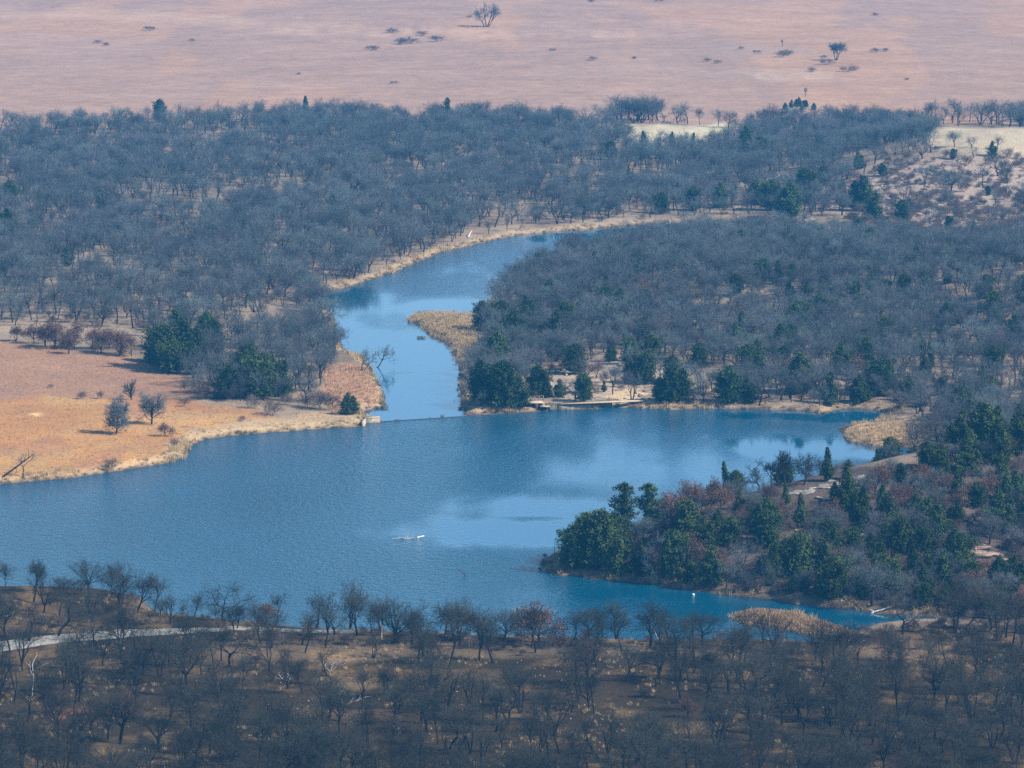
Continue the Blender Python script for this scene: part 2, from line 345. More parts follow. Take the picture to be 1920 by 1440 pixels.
dark = [(-900, 1095), (240, 1095), (300, 1140), (560, 1178), (1000, 1192), (1350, 1200), (1650, 1185), (1800, 1172), (2600, 1165), (2600, 2500), (-900, 2500)]
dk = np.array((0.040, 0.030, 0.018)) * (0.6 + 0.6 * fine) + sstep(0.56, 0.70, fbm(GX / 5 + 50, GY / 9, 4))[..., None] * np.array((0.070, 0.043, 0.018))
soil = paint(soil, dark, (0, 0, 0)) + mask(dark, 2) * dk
soil = paint(soil, [(410, 1208), (700, 1200), (1020, 1206), (1100, 1216), (1000, 1226), (700, 1234), (560, 1240), (400, 1232)], (0.11, 0.08, 0.048), 0.9)
soil = paint(soil, [(590, 1218), (650, 1214), (680, 1228), (600, 1232)], (0.22, 0.14, 0.07), 0.8)
soil = paint(soil, [(600, 1275), (700, 1272), (710, 1284), (610, 1284)], (0.12, 0.09, 0.05), 0.8)
soil = paint(soil, [(620, 1338), (750, 1334), (740, 1352), (620, 1352)], (0.12, 0.075, 0.045), 0.8)
soil = paint(soil, [(100, 1328), (175, 1326), (165, 1342), (95, 1345)], (0.2, 0.09, 0.04), 0.7)
soil = paint(soil, [(980, 1206), (1400, 1210), (1420, 1226), (1300, 1235), (1000, 1222)], (0.12, 0.092, 0.06), 0.85)
soil = paint(soil, [(1600, 1208), (1790, 1205), (1790, 1235), (1620, 1232)], (0.16, 0.11, 0.066), 0.85)
bank = np.exp(-(np.maximum(SD, 0) / 2.2) ** 2)[..., None]
soil = soil * (1 - 0.75 * bank) + np.array((0.36, 0.26, 0.145)) * 0.75 * bank * np.where(PY > 1000, 0.6, 1.0)[..., None]
mud = sstep(0.9, 0.1, SD)[..., None]
soil = soil * (1 - mud) + np.array((0.07, 0.052, 0.036)) * mud
soil = np.clip(soil, 0.01, 0.9)
nx, ny = len(XS), len(YS)
idx = np.arange(nx * ny).reshape(ny, nx)
gq = np.stack([idx[:-1, :-1], idx[:-1, 1:], idx[1:, 1:], idx[1:, :-1]], -1).reshape(-1, 4)
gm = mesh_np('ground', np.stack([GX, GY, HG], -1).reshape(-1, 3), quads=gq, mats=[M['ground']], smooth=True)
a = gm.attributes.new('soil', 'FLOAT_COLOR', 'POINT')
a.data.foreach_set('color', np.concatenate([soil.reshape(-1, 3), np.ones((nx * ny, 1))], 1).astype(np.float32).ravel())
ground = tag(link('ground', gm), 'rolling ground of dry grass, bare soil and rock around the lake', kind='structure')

# ------------------------------------------------------------------ water
def water_sheet(name, xs, ys, z, calm_fn, keep=None):
    X, Y = np.meshgrid(xs, ys); n_x, n_y = len(xs), len(ys)
    id_ = np.arange(n_x * n_y).reshape(n_y, n_x)
    q = np.stack([id_[:-1, :-1], id_[:-1, 1:], id_[1:, 1:], id_[1:, :-1]], -1).reshape(-1, 4)
    if keep is not None:
        cx = X.ravel()[q].mean(1); cy_ = Y.ravel()[q].mean(1); q = q[keep(cx, cy_)]
    me = mesh_np(name, np.stack([X, Y, np.full(X.shape, z)], -1).reshape(-1, 3), quads=q, mats=[M['water']])
    at_ = me.attributes.new('calm', 'FLOAT', 'POINT'); at_.data.foreach_set('value', calm_fn(X, Y).astype(np.float32).ravel())
    return link(name, me)
def ell(X, Y, px, py, rx, ry, soft=0.6, rot=0.0):
    x0, y0 = at0(px, py); s = project(x0, y0, 0)[2]
    ax = rx / s; _, ya = at0(px, py - ry); ay = abs(ya - y0)
    n = (fbm(X / 9, Y / 30, 4) - 0.5) * 1.6
    dx = (X - x0) / ax; dy = (Y - y0) / ay - rot * dx
    return sstep(1.0 + soft, 1.0 - soft, np.sqrt(dx ** 2 + dy ** 2) + n)
def lake_calm(X, Y):
    c = np.maximum.reduce([ell(X, Y, 960, 1000, 190, 34, 0.45), ell(X, Y, 1050, 960, 170, 38, 0.6) * 0.8, ell(X, Y, 1500, 835, 170, 34, 0.6) * 0.95, ell(X, Y, 1280, 880, 330, 60, 0.8) * 0.72,
                           ell(X, Y, 1150, 800, 260, 22, 0.9) * 0.45, ell(X, Y, 1640, 850, 60, 14, 0.6), ell(X, Y, 1450, 1150, 330, 22, 0.6) * 0.9, ell(X, Y, 1230, 1110, 170, 20, 0.7) * 0.8,
                           ell(X, Y, 1520, 780, 200, 14, 0.6) * 0.9, ell(X, Y, 1180, 1180, 300, 20, 0.7) * 0.4])
    c = c * (1 - 0.95 * ell(X, Y, 715, 967, 60, 10, 0.7)) * (1 - 0.8 * ell(X, Y, 830, 1037, 70, 4, 0.6, 0.3)) * (1 - 0.6 * ell(X, Y, 1010, 972, 60, 4, 0.6))
    return np.clip(c, 0, 1)
def river_calm(X, Y):
    c = 0.92 - 0.5 * np.clip(ell(X, Y, 790, 535, 130, 26, 0.6) + ell(X, Y, 930, 480, 150, 30, 0.6) * 1.7 + ell(X, Y, 750, 605, 70, 16, 0.7) * 0.6, 0, 1) - 0.3 * ell(X, Y, 760, 700, 50, 5, 0.6)
    return np.clip(c, 0, 1)
tag(water_sheet('lake_water', np.arange(-220, 130.1, 1.5), np.arange(640, 1010, 2.0), 0.0, lake_calm), 'blue rippled lake with calmer pale streaks', kind='structure')
wx0, wy0 = WEIR[0]; wx1, wy1 = WEIR[1]
wdir = np.array([wx1 - wx0, wy1 - wy0]); wlen = np.linalg.norm(wdir); wdir /= wlen; wnor = np.array([-wdir[1], wdir[0]])
def beyond_weir(x, y): return (x - wx0) * wnor[0] + (y - wy0) * wnor[1]
# the pool above the weir: a sheet in weir-aligned rows, a little higher than the lake
RW = 0.08
uu = np.arange(-60, 300, 1.5); vv = np.arange(0.02, 560, 2.5)
U, Vv = np.meshgrid(uu, vv); RX = wx0 + wdir[0] * U + wnor[0] * Vv; RY = wy0 + wdir[1] * U + wnor[1] * Vv
rid = np.arange(U.size).reshape(U.shape); rq = np.stack([rid[:-1, :-1], rid[:-1, 1:], rid[1:, 1:], rid[1:, :-1]], -1).reshape(-1, 4)
cxr = RX.ravel()[rq].mean(1); cyr = RY.ravel()[rq].mean(1)
rq = rq[inside(RIVER, cxr, cyr) | (edge_dist(RIVER, cxr, cyr) < 3.0)]
rm = mesh_np('river_water', np.stack([RX, RY, np.full(RX.shape, RW)], -1).reshape(-1, 3), quads=rq, mats=[M['water']])
a = rm.attributes.new('calm', 'FLOAT', 'POINT'); a.data.foreach_set('value', river_calm(RX, RY).astype(np.float32).ravel())
tag(link('river_water', rm), 'smooth pale blue river pool curving away above the low weir', kind='structure')

# ------------------------------------------------------------------ tree builders
def norm(v): return v / (np.linalg.norm(v) + 1e-9)
def grow(rs, spec):
    """crooked branching skeleton for a tree of height 1: rows p0 p1 r0 r1 and a level per row"""
    segs, lev, tips = [], [], []
    stack = []
    for st in spec['stems']:
        stack.append((0, np.array([st[0], st[1], -0.03]), norm(np.array([st[2], st[3], 1.0])), spec['L'][0] * rs.uniform(0.85, 1.15), spec['R'][0] * st[4]))
    while stack:
        l, p, d, L, r = stack.pop()
        n = spec['N'][l]; r1 = r * spec['T'][l]; pts = [p]; dirs = [d]
        for i in range(n):
            d = norm(d + rs.normal(0, spec['W'][l], 3) + np.array([0, 0, spec['U'][l]]))
            q = p + d * L / n
            segs.append((*p, *q, r + (r1 - r) * i / n, r + (r1 - r) * (i + 1) / n)); lev.append(l)
            p = q; pts.append(p); dirs.append(d)
        last = l + 1 >= len(spec['L'])
        if last: tips.append(p); continue
        k = spec['K'][l] + rs.integers(-1, 2) if l else spec['K'][0]
        az0 = rs.uniform(0, 6.28)
        for c in range(k):
            f = spec['F'][l] + (1 - spec['F'][l]) * (c + rs.uniform(0, 1)) / k if c else 1.0
            i = min(n, max(1, int(round(f * n)))); base = pts[i]; dd = dirs[i]
            az = az0 + c * 2.4 + rs.normal(0, 0.3); ang = spec['A'][l] * rs.uniform(0.6, 1.3)
            u = norm(np.cross(dd, (0.3, 0.9, 0.2))); w = np.cross(dd, u)
            nd = dd * math.cos(ang) + (u * math.cos(az) + w * math.sin(az)) * math.sin(ang)
            rr = r + (r1 - r) * f
            stack.append((l + 1, base, norm(nd), spec['L'][l + 1] * rs.uniform(0.65, 1.2) * (1.1 - 0.25 * (1 - f)), max(rr * spec['S'][l], spec['R'][l + 1])))
    return np.array(segs), np.array(lev), np.array(tips)
def base_spec(**kw):
    s = dict(stems=[(0, 0, 0, 0, 1)], L=[.40, .38, .24, .15, .085], R=[.031, .0072, .0040, .0026, .0018], N=[4, 5, 4, 3, 2], T=[.72, .4, .4, .5, .6],
             W=[.09, .17, .20, .22, .2], U=[.06, .11, .08, .05, .03], K=[5, 6, 6, 6], F=[.62, .3, .25, .2], A=[.66, .72, .75, .7], S=[.62, .5, .55, .7])
    s.update(kw); return s
FORMS = [
    ('round-crowned', base_spec()),
    ('twin-stemmed', base_spec(stems=[(-.02, 0, -.22, .05, .8), (.02, 0, .24, -.05, .8)], K=[4, 5, 6, 5], L=[.40, .34, .23, .14, .085])),
    ('vase-shaped', base_spec(K=[6, 6, 6, 5], A=[.50, .6, .7, .7], L=[.24, .50, .24, .15, .085], U=[.02, .12, .08, .05, .03])),
    ('leaning', base_spec(stems=[(0, 0, .42, .1, 1)], W=[.12, .26, .28, .28, .25], U=[.10, .08, .08, .05, .03])),
    ('broad flat-topped', base_spec(L=[.30, .46, .26, .15, .085], A=[1.0, .85, .8, .75], U=[.03, .05, .04, .02, .02], R=[.028, .006, .0042, .0026, .0018])),
    ('slender', base_spec(L=[.52, .24, .17, .12, .075], K=[7, 5, 5, 5], F=[.45, .3, .25, .2], A=[.7, .8, .8, .75], R=[.017, .005, .004, .0026, .0018])),
    ('gnarled', base_spec(W=[.2, .38, .36, .3, .25], L=[.33, .42, .25, .14, .08], R=[.029, .0065, .0045, .0026, .0018], K=[5, 5, 6, 5])),
    ('low-forked', base_spec(stems=[(0, 0, -.35, 0, .75), (0.01, 0, .1, .3, .7), (.02, 0, .4, -.1, .72)], K=[3, 5, 6, 5], L=[.42, .32, .22, .14, .08])),
    ('sparse high-crowned', base_spec(L=[.50, .30, .19, .13, .08], K=[4, 4, 5, 5], F=[.8, .35, .3, .2])),
    ('bushy-headed', base_spec(L=[.36, .32, .22, .15, .095], K=[6, 7, 6, 6], A=[.85, .9, .85, .8], U=[.05, .06, .05, .04, .03])),
    ('crooked', base_spec(stems=[(0, 0, -.25, .1, 1)], W=[.24, .3, .3, .28, .25], K=[4, 6, 6, 5], L=[.40, .38, .24, .14, .08])),
    ('stout wide', base_spec(R=[.034, .007, .0045, .0026, .0018], L=[.28, .46, .27, .16, .09], A=[.85, .8, .8, .75], K=[5, 6, 6, 6])),
]
def normalise(segs):
    zmax = np.percentile(segs[:, 5], 99.7); f = 1.0 / zmax
    s = segs.copy(); s *= f; return s
def leaf_tris(rs, centres, per, spread, size, squash=0.75):
    n = len(centres) * per
    c = np.repeat(centres, per, 0) + rs.normal(0, spread, (n, 3))
    d1 = rs.normal(0, 1, (n, 3)); d1 /= np.linalg.norm(d1, axis=1, keepdims=True); d2 = rs.normal(0, 1, (n, 3)); d2 = np.cross(d1, d2); d2 /= np.linalg.norm(d2, axis=1, keepdims=True) + 1e-9
    sz = size * rs.uniform(0.6, 1.4, (n, 1))
    V = np.stack([c + d1 * sz, c - d1 * sz * 0.5 + d2 * sz * squash, c - d1 * sz * 0.5 - d2 * sz * squash], 1).reshape(-1, 3)
    return V, np.arange(n * 3).reshape(-1, 3)
OAK_SCALE = 7.0                                       # protos are 7 m tall
OAK = []; OAK_FAR = []
for i, (form, sp) in enumerate(FORMS):
    rs = np.random.default_rng(100 + i)
    sg, lv, tips = grow(rs, sp); sg = normalise(sg) * OAK_SCALE
    wood_ = sg[lv <= 2]; tw = sg[lv > 2]
    v1, q1 = tubes(sg[lv <= 1], 6); v2, q2 = tubes(sg[lv == 2], 4)
    tv, tq = join([(v1, q1), (v2, q2)]); cv, cq = tubes(tw, 3)
    tm = mesh_np('oak_trunk', tv, quads=tq, mats=[M['bark']]); cm = mesh_np('oak_crown', cv, quads=cq, mats=[M['twig']])
    av, aq = join([(tv, tq), (cv, cq)])
    am = mesh_np('oak_all', av, quads=aq, mats=[M['bark'], M['twig']], mat_idx=np.concatenate([np.zeros(len(tq)), np.ones(len(cq))]))
    tm2 = tm.copy(); tm2.materials[0] = M['darkened_bark']; cm2 = cm.copy(); cm2.materials[0] = M['darkened_twig']  # same meshes for the near oaks, foreground shade held in the material colour
    am2 = am.copy(); am2.materials[0] = M['darkened_bark']; am2.materials[1] = M['darkened_twig']
    OAK.append((form, tm, cm, am, tm2, cm2, am2))
for i, (form, sp) in enumerate(FORMS):               # a second growth of each form, for the far woods
    rs = np.random.default_rng(150 + i); sg, lv, tips = grow(rs, sp); sg = normalise(sg) * OAK_SCALE
    tv, tq = join([tubes(sg[lv <= 1], 5), tubes(sg[lv == 2], 3)]); cv, cq = tubes(sg[lv > 2], 3); av, aq = join([(tv, tq), (cv, cq)])
    OAK_FAR.append(mesh_np('oak_far', av, quads=aq, mats=[M['bark'], M['twig']], mat_idx=np.concatenate([np.zeros(len(tq)), np.ones(len(cq))])))
# russet oak: the same skeletons holding dead leaves
RUSSET = []
for i, (fi, form) in enumerate([(9, 'round'), (4, 'wide'), (7, 'many-stemmed'), (0, 'upright')]):
    rs = np.random.default_rng(300 + i)
    sp = dict(FORMS[fi][1]); sp['L'] = [sp['L'][0] * 0.7] + sp['L'][1:]
    sg, lv, tips = grow(rs, sp); f = OAK_SCALE / np.percentile(sg[:, 5], 99.7); sg = sg * f; tips = tips * f
    tv, tq = join([tubes(sg[lv <= 1], 5), tubes(sg[(lv > 1) & (lv < 4)], 3)])
    keep = tips[rs.random(len(tips)) < 0.75]
    lvx, ltx = leaf_tris(rs, keep, 4, 0.16, 0.13)
    RUSSET.append((form, mesh_np('russet_trunk', tv, quads=tq, mats=[M['bark']]), mesh_np('russet_crown', lvx, tris=ltx, mats=[M['leaf_russet']])))
# cedars
def cedar_meshes(seed, width, kind, base, ragged, n_br, stems=((0, 0, 1.0),)):
    rs = np.random.default_rng(seed); segs = []; cent = []
    for sx, sy, hs in stems:
        Hh = 7.0 * hs; z = np.linspace(-0.2, Hh * 0.97, 8); x = sx + np.cumsum(rs.normal(0, .06, 8)); y = sy + np.cumsum(rs.normal(0, .06, 8))
        for a_ in range(7): segs.append((x[a_], y[a_], z[a_], x[a_ + 1], y[a_ + 1], z[a_ + 1], .17 * (1 - a_ / 7.3), .17 * (1 - (a_ + 1) / 7.3)))
        lobes = [(rs.uniform(0, 6.28), rs.uniform(.1, .9), rs.uniform(.2, 1.45)) for _ in range(14)]
        for b_ in range(int(n_br * hs / len(stems) ** 0.5)):
            t = rs.random() ** 0.9; zz = base * Hh + (1 - base) * Hh * t; az = rs.uniform(0, 6.28)
            if kind == 'cone': prof = (1 - t) ** .8 * (0.55 + 0.45 * min(1, t / 0.15)) + 0.02
            elif kind == 'round': prof = max(0.05, 1 - abs((t - 0.36) / 0.66) ** 2.3) ** 0.75
            else: prof = max(0.06, 1 - abs((t - 0.25) / 0.78) ** 1.7) ** 0.9
            lump = 1.0
            for la, lt, lw in lobes:
                da = (az - la + math.pi) % (2 * math.pi) - math.pi
                lump += (lw - 1) * 1.2 * math.exp(-(da / 0.6) ** 2 - ((t - lt) / 0.13) ** 2)
            L = width * Hh * 0.5 * prof * min(1.5, max(0.25, lump)) * rs.uniform(1 - ragged, 1.0) * (1.3 if rs.random() < 0.12 else 1.0)
            d = np.array([math.cos(az), math.sin(az), rs.uniform(-.05, .55)]); p0 = np.array([np.interp(zz, z, x), np.interp(zz, z, y), zz])
            segs.append((*p0, *(p0 + d * L * 0.9), .03, .01))
            for j in range(max(3, int(L / 0.24))):
                f = 0.3 + 0.7 * (j + rs.random()) / max(3, int(L / 0.24)); cent.append(p0 + d * L * f + rs.normal(0, 0.09, 3))
    segs = np.array(segs); cent = np.array(cent)
    tv, tq = tubes(segs, 5)
    lv_, lt_ = leaf_tris(rs, cent, 5, 0.14, 0.17, 0.6)
    return mesh_np('cedar_trunk', tv, quads=tq, mats=[M['bark']]), mesh_np('cedar_crown', lv_, tris=lt_, mats=[M['cedar']])
CEDAR = [('conical', *cedar_meshes(401, .66, 'cone', .04, .5, 330)), ('broad', *cedar_meshes(402, .78, 'dome', .02, .5, 330, ((0, 0, 1), (1.3, .5, .82), (-1.2, .3, .74)))), ('rounded', *cedar_meshes(403, .85, 'round', .03, .55, 380)),
         ('ragged open', *cedar_meshes(404, .72, 'round', .25, .8, 150)), ('narrow', *cedar_meshes(405, .42, 'cone', .05, .45, 260)), ('lopsided', *cedar_meshes(406, .75, 'dome', .02, .6, 300, ((0, 0, 1), (1.5, -.2, .66))))]
# bare bushes: many thin stems from the ground
BUSH = []
for i in range(4):
    rs = np.random.default_rng(500 + i)
    st = [(rs.normal(0, .05), rs.normal(0, .05), rs.normal(0, .55), rs.normal(0, .55), .5) for _ in range(9)]
    sp = base_spec(stems=st, L=[.5, .34, .22, .13], R=[.012, .0065, .005, .004], N=[3, 3, 3, 2], T=[.5, .5, .5, .6], W=[.14, .2, .22, .2], U=[.04, .06, .04, .03], K=[5, 5, 5], F=[.3, .25, .2], A=[.6, .7, .7], S=[.6, .65, .7])
    sg, lv, tips = grow(rs, sp); sg = normalise(sg) * 3.0
    v_, q_ = tubes(sg, 3); BUSH.append(mesh_np('bush_stems', v_, quads=q_, mats=[M['bush']]))

# ------------------------------------------------------------------ geometry-node scatter for what nobody could count
def scatter(name, meshes, P, rz, sc, pick, label, lean=0.0, wide=0.0):
    n_ = len(P); sc = np.asarray(sc); w_ = 1 + rng.uniform(-wide, wide, n_)
    rot = np.stack([rng.normal(0, lean + 1e-9, n_), rng.normal(0, lean + 1e-9, n_), rz], 1); scv = np.stack([sc * w_, sc * w_, sc], 1)
    protos = []
    for k, me in enumerate(meshes):
        protos.append(bpy.data.objects.new(name + '_source', me))
    me = bpy.data.meshes.new(name); me.vertices.add(len(P)); me.vertices.foreach_set('co', np.asarray(P, np.float32).ravel())
    at_ = me.attributes.new('pick', 'INT', 'POINT'); at_.data.foreach_set('value', np.asarray(pick, np.int32))
    for nm, val in (('rot', rot), ('sc', scv)):
        at_ = me.attributes.new(nm, 'FLOAT_VECTOR', 'POINT'); at_.data.foreach_set('vector', np.asarray(val, np.float32).ravel())
    o = tag(link(name, me), label, kind='stuff')
    ng = bpy.data.node_groups.new(name, 'GeometryNodeTree')
    ng.interface.new_socket('Geometry', in_out='INPUT', socket_type='NodeSocketGeometry'); ng.interface.new_socket('Geometry', in_out='OUTPUT', socket_type='NodeSocketGeometry')
    N = ng.nodes.new; L = ng.links.new
    gi = N('NodeGroupInput'); go = N('NodeGroupOutput'); iop = N('GeometryNodeInstanceOnPoints'); g2i = N('GeometryNodeGeometryToInstance')
    for pr in reversed(protos):
        oi = N('GeometryNodeObjectInfo'); oi.inputs['Object'].default_value = pr; oi.transform_space = 'ORIGINAL'
        L(oi.outputs['Geometry'], g2i.inputs[0])
    L(g2i.outputs[0], iop.inputs['Instance']); L(gi.outputs[0], iop.inputs['Points'])
    iop.inputs['Pick Instance'].default_value = True
    def attr(nm, ty):
        n = N('GeometryNodeInputNamedAttribute'); n.data_type = ty; n.inputs['Name'].default_value = nm; return n
    L(attr('pick', 'INT').outputs['Attribute'], iop.inputs['Instance Index'])
    e2r = N('FunctionNodeEulerToRotation'); L(attr('rot', 'FLOAT_VECTOR').outputs['Attribute'], e2r.inputs[0]); L(e2r.outputs[0], iop.inputs['Rotation'])
    L(attr('sc', 'FLOAT_VECTOR').outputs['Attribute'], iop.inputs['Scale'])
    L(iop.outputs['Instances'], go.inputs[0])
    md = o.modifiers.new('scatter', 'NODES'); md.node_group = ng
    return o

# ------------------------------------------------------------------ where the trees stand
ORD = ['first', 'second', 'third', 'fourth', 'fifth', 'sixth', 'seventh', 'eighth', 'ninth', 'tenth', 'eleventh', 'twelfth', 'thirteenth', 'fourteenth', 'fifteenth', 'sixteenth', 'seventeenth', 'eighteenth', 'nineteenth', 'twentieth']
def ordinal(n):
    if n < 20: return ORD[n]
    tens = ['twenty', 'thirty', 'forty', 'fifty', 'sixty', 'seventy', 'eighty', 'ninety'][min((n + 1) // 10 - 2, 7)]
    u = (n + 1) % 10
    return (tens[:-1] + 'ieth') if u == 0 else tens + '-' + ORD[u - 1]
oaks, cedars, russets, bushes = [], [], [], []       # dicts: x y z h form zone
taken = []
def put(lst, px, py, hpx, form=None, **kw):
    x, y, z = at(px, py); s = project(x, y, z)[2]
    d = dict(x=x, y=y, z=z, h=hpx / s, px=px, py=py, hpx=hpx, form=form, **kw); lst.append(d); taken.append((x, y)); return d

# hand-placed trees that stand out
for px, py, h, f in [(505, 1258, 100, 2), (350, 1285, 110, 11), (520, 1165, 62, 0), (610, 1215, 80, 8), (706, 1215, 82, 10), (700, 1235, 45, 7), (835, 1190, 62, 9), (880, 1320, 78, 1), (900, 1240, 90, 3), (925, 1245, 95, 10),
                     (975, 1328, 88, 7), (1085, 1316, 90, 0), (1105, 1328, 100, 2), (1175, 1280, 85, 6), (1275, 1275, 95, 2), (1382, 1280, 100, 11), (1325, 1282, 70, 5), (1340, 1281, 75, 5),
                     (1240, 1225, 90, 0), (1300, 1222, 85, 8), (1068, 1214, 75, 10), (995, 1214, 85, 5), (945, 1215, 80, 9), (792, 1235, 95, 6), (678, 1330, 95, 0), (620, 1345, 60, 8), (137, 1342, 100, 5), (103, 1350, 90, 5),
                     (88, 1345, 85, 8), (215, 1300, 90, 4), (255, 1330, 80, 0), (300, 1270, 95, 1), (222, 1210, 85, 2), (415, 1240, 75, 0), (400, 1243, 80, 8), (430, 1335, 85, 2), (805, 1310, 100, 2), (840, 1330, 95, 1),
                     (820, 1342, 100, 5), (790, 1355, 110, 6), (735, 1312, 70, 3), (720, 1310, 65, 5), (208, 1113, 62, 5), (225, 1150, 92, 9), (258, 1150, 82, 3), (62, 1113, 62, 5), (10, 1112, 62, 5), (82, 1110, 58, 5),
                     (150, 1120, 40, 9), (120, 1118, 42, 9), (365, 1155, 45, 3), (300, 1158, 40, 9), (410, 1178, 50, 0), (445, 1180, 48, 9), (565, 1210, 70, 10), (572, 1225, 60, 8), (1530, 1240, 70, 0), (1680, 1255, 70, 5),
                     (1735, 1252, 65, 5), (1775, 1252, 75, 6), (1825, 1230, 66, 2), (1610, 1245, 60, 6), (1670, 1290, 66, 3), (1540, 1270, 72, 0), (1470, 1260, 80, 11), (1235, 1275, 80, 9), (1290, 1270, 60, 8), (1460, 1330, 85, 7)]:
    put(oaks, px, py, h, f)
def sample(n, poly, dens=None, zpad=0):
    """n tries of uniform ground positions whose picture position lies in a polygon"""
    P = np.array(poly, float); lo = P.min(0); hi = P.max(0)
    xa, ya = at0(P[:, 0], np.maximum(P[:, 1], -300))
    x = rng.uniform(xa.min() - 5, xa.max() + 5, n); y = rng.uniform(ya.min() - 40, ya.max() + 5, n)
    z = hz(x, y); px, py, s = project(x, y, z)
    ok = inside(P, px, py) & (sd_at(x, y) > 1.2)
    if dens is not None: ok &= rng.random(n) < dens(x, y, px, py)
    return x[ok], y[ok], z[ok], px[ok], py[ok], s[ok]
class Grid:
    def __init__(self, cell): self.c = cell; self.d = {}
    def ok(self, x, y, r):
        i, j = int(x // self.c), int(y // self.c)
        for a_ in (-1, 0, 1):
            for b_ in (-1, 0, 1):
                for (u, v) in self.d.get((i + a_, j + b_), ()):
                    if (u - x) ** 2 + (v - y) ** 2 < r * r: return False
        return True
    def add(self, x, y): self.d.setdefault((int(x // self.c), int(y // self.c)), []).append((x, y))
G = Grid(6.0)
def fill(lst, n, poly, dens, hlo, hhi, rmin, zone, forms=None, limit=None):
    c = 0
    for x, y, z, px, py, s in zip(*sample(n, poly, dens)):
        if limit and c >= limit: break
        if not G.ok(x, y, rmin): continue
        G.add(x, y); c += 1
        h = rng.uniform(hlo, hhi)
        lst.append(dict(x=x, y=y, z=z, h=h, px=px, py=py, hpx=h * s, form=None if forms is None else int(rng.choice(forms)), zone=zone))

# cedars seen one by one: pixel of the foot, height and form
CED_PX = [(1076, 1064, 74, 2), (1098, 1060, 92, 5), (1128, 1062, 104, 2), (1150, 1050, 88, 1), (1172, 1000, 92, 3), (1218, 1004, 92, 3), (1160, 1078, 74, 5), (1200, 1078, 62, 1), (1290, 1020, 82, 1), (1265, 1086, 90, 2), (1360, 922, 56, 4),
          (1380, 925, 42, 2), (1455, 1096, 85, 1), (1500, 1096, 95, 2), (1545, 1095, 85, 5), (1590, 965, 80, 1), (1550, 903, 62, 0), (1590, 900, 38, 5), (1660, 1022, 40, 2), (1735, 1050, 60, 2), (1790, 1058, 70, 1),
          (1680, 1122, 70, 0), (1905, 1115, 75, 1), (1845, 835, 78, 1), (1812, 800, 62, 2), (1870, 1000, 80, 5), (1900, 955, 70, 1), (1760, 895, 60, 2), (1812, 892, 70, 5), (1800, 840, 70, 5), (1868, 870, 84, 1),
          (1210, 720, 58, 2), (1265, 756, 75, 1), (1365, 758, 68, 2), (1500, 738, 80, 1), (1555, 758, 60, 5), (1655, 742, 66, 2), (1610, 757, 55, 1), (1132, 736, 22, 0), (1025, 745, 36, 1), (1050, 745, 34, 5), (1090, 738, 36, 2),
          (930, 700, 80, 1), (962, 655, 70, 2), (1040, 650, 64, 5), (905, 618, 52, 2), (903, 755, 80, 1), (945, 764, 85, 2), (975, 768, 60, 5), (308, 692, 82, 2), (345, 690, 92, 1), (400, 668, 68, 2), (372, 690, 78, 5), (290, 680, 60, 1),
          (560, 672, 30, 0), (430, 748, 66, 1), (505, 742, 74, 2), (475, 735, 60, 5), (654, 778, 42, 1), (1205, 290, 42, 0), (1260, 285, 36, 0), (1299, 282, 32, 4), (1145, 300, 34, 2), (1398, 292, 56, 1), (1425, 300, 42, 2),
          (1480, 410, 70, 1), (1510, 380, 62, 2), (1615, 395, 66, 1), (1640, 412, 50, 5), (1690, 420, 44, 2), (1860, 296, 28, 5), (458, 450, 38, 0), (190, 395, 40, 2), (625, 410, 44, 1), (18, 385, 45, 2), (12, 440, 48, 1), (127, 500, 36, 2),
          (572, 228, 46, 0), (838, 226, 42, 5), (300, 230, 42, 2), (340, 585, 40, 1), (1380, 555, 40, 2), (1640, 540, 40, 1), (1695, 560, 44, 2), (1185, 470, 34, 0), (1310, 690, 46, 2), (1420, 690, 52, 1), (1480, 660, 50, 2),
          (1140, 610, 44, 1), (1060, 615, 48, 2), (985, 600, 46, 1), (1480, 560, 36, 5), (1560, 610, 44, 2), (1780, 600, 40, 1), (1850, 560, 44, 2), (1900, 640, 50, 1), (1745, 690, 50, 4), (1330, 480, 32, 2), (1450, 500, 36, 1), (1560, 480, 34, 2),
          (1720, 500, 40, 1), (1880, 480, 36, 2), (1815, 520, 40, 5), (1300, 395, 44, 2), (1350, 390, 48, 1), (1270, 380, 36, 5), (1240, 400, 38, 2), (1420, 385, 50, 1), (1445, 395, 56, 2), (1180, 350, 32, 1), (1545, 350, 36, 2), (1610, 320, 32, 1)]
CED_PX += [(330, 655, 76, 1), (388, 655, 66, 2), (362, 702, 62, 5), (455, 724, 76, 1), (490, 748, 84, 2), (532, 742, 66, 5), (420, 738, 58, 2), (468, 704, 60, 1), (322, 700, 60, 2), (1472, 206, 13, 1), (1484, 203, 16, 5), (1497, 201, 18, 1), (1510, 203, 15, 2), (1526, 207, 14, 1), (1503, 208, 10, 5)]
for px, py, h, f in CED_PX: put(cedars, px, py, h, f, zone=None)
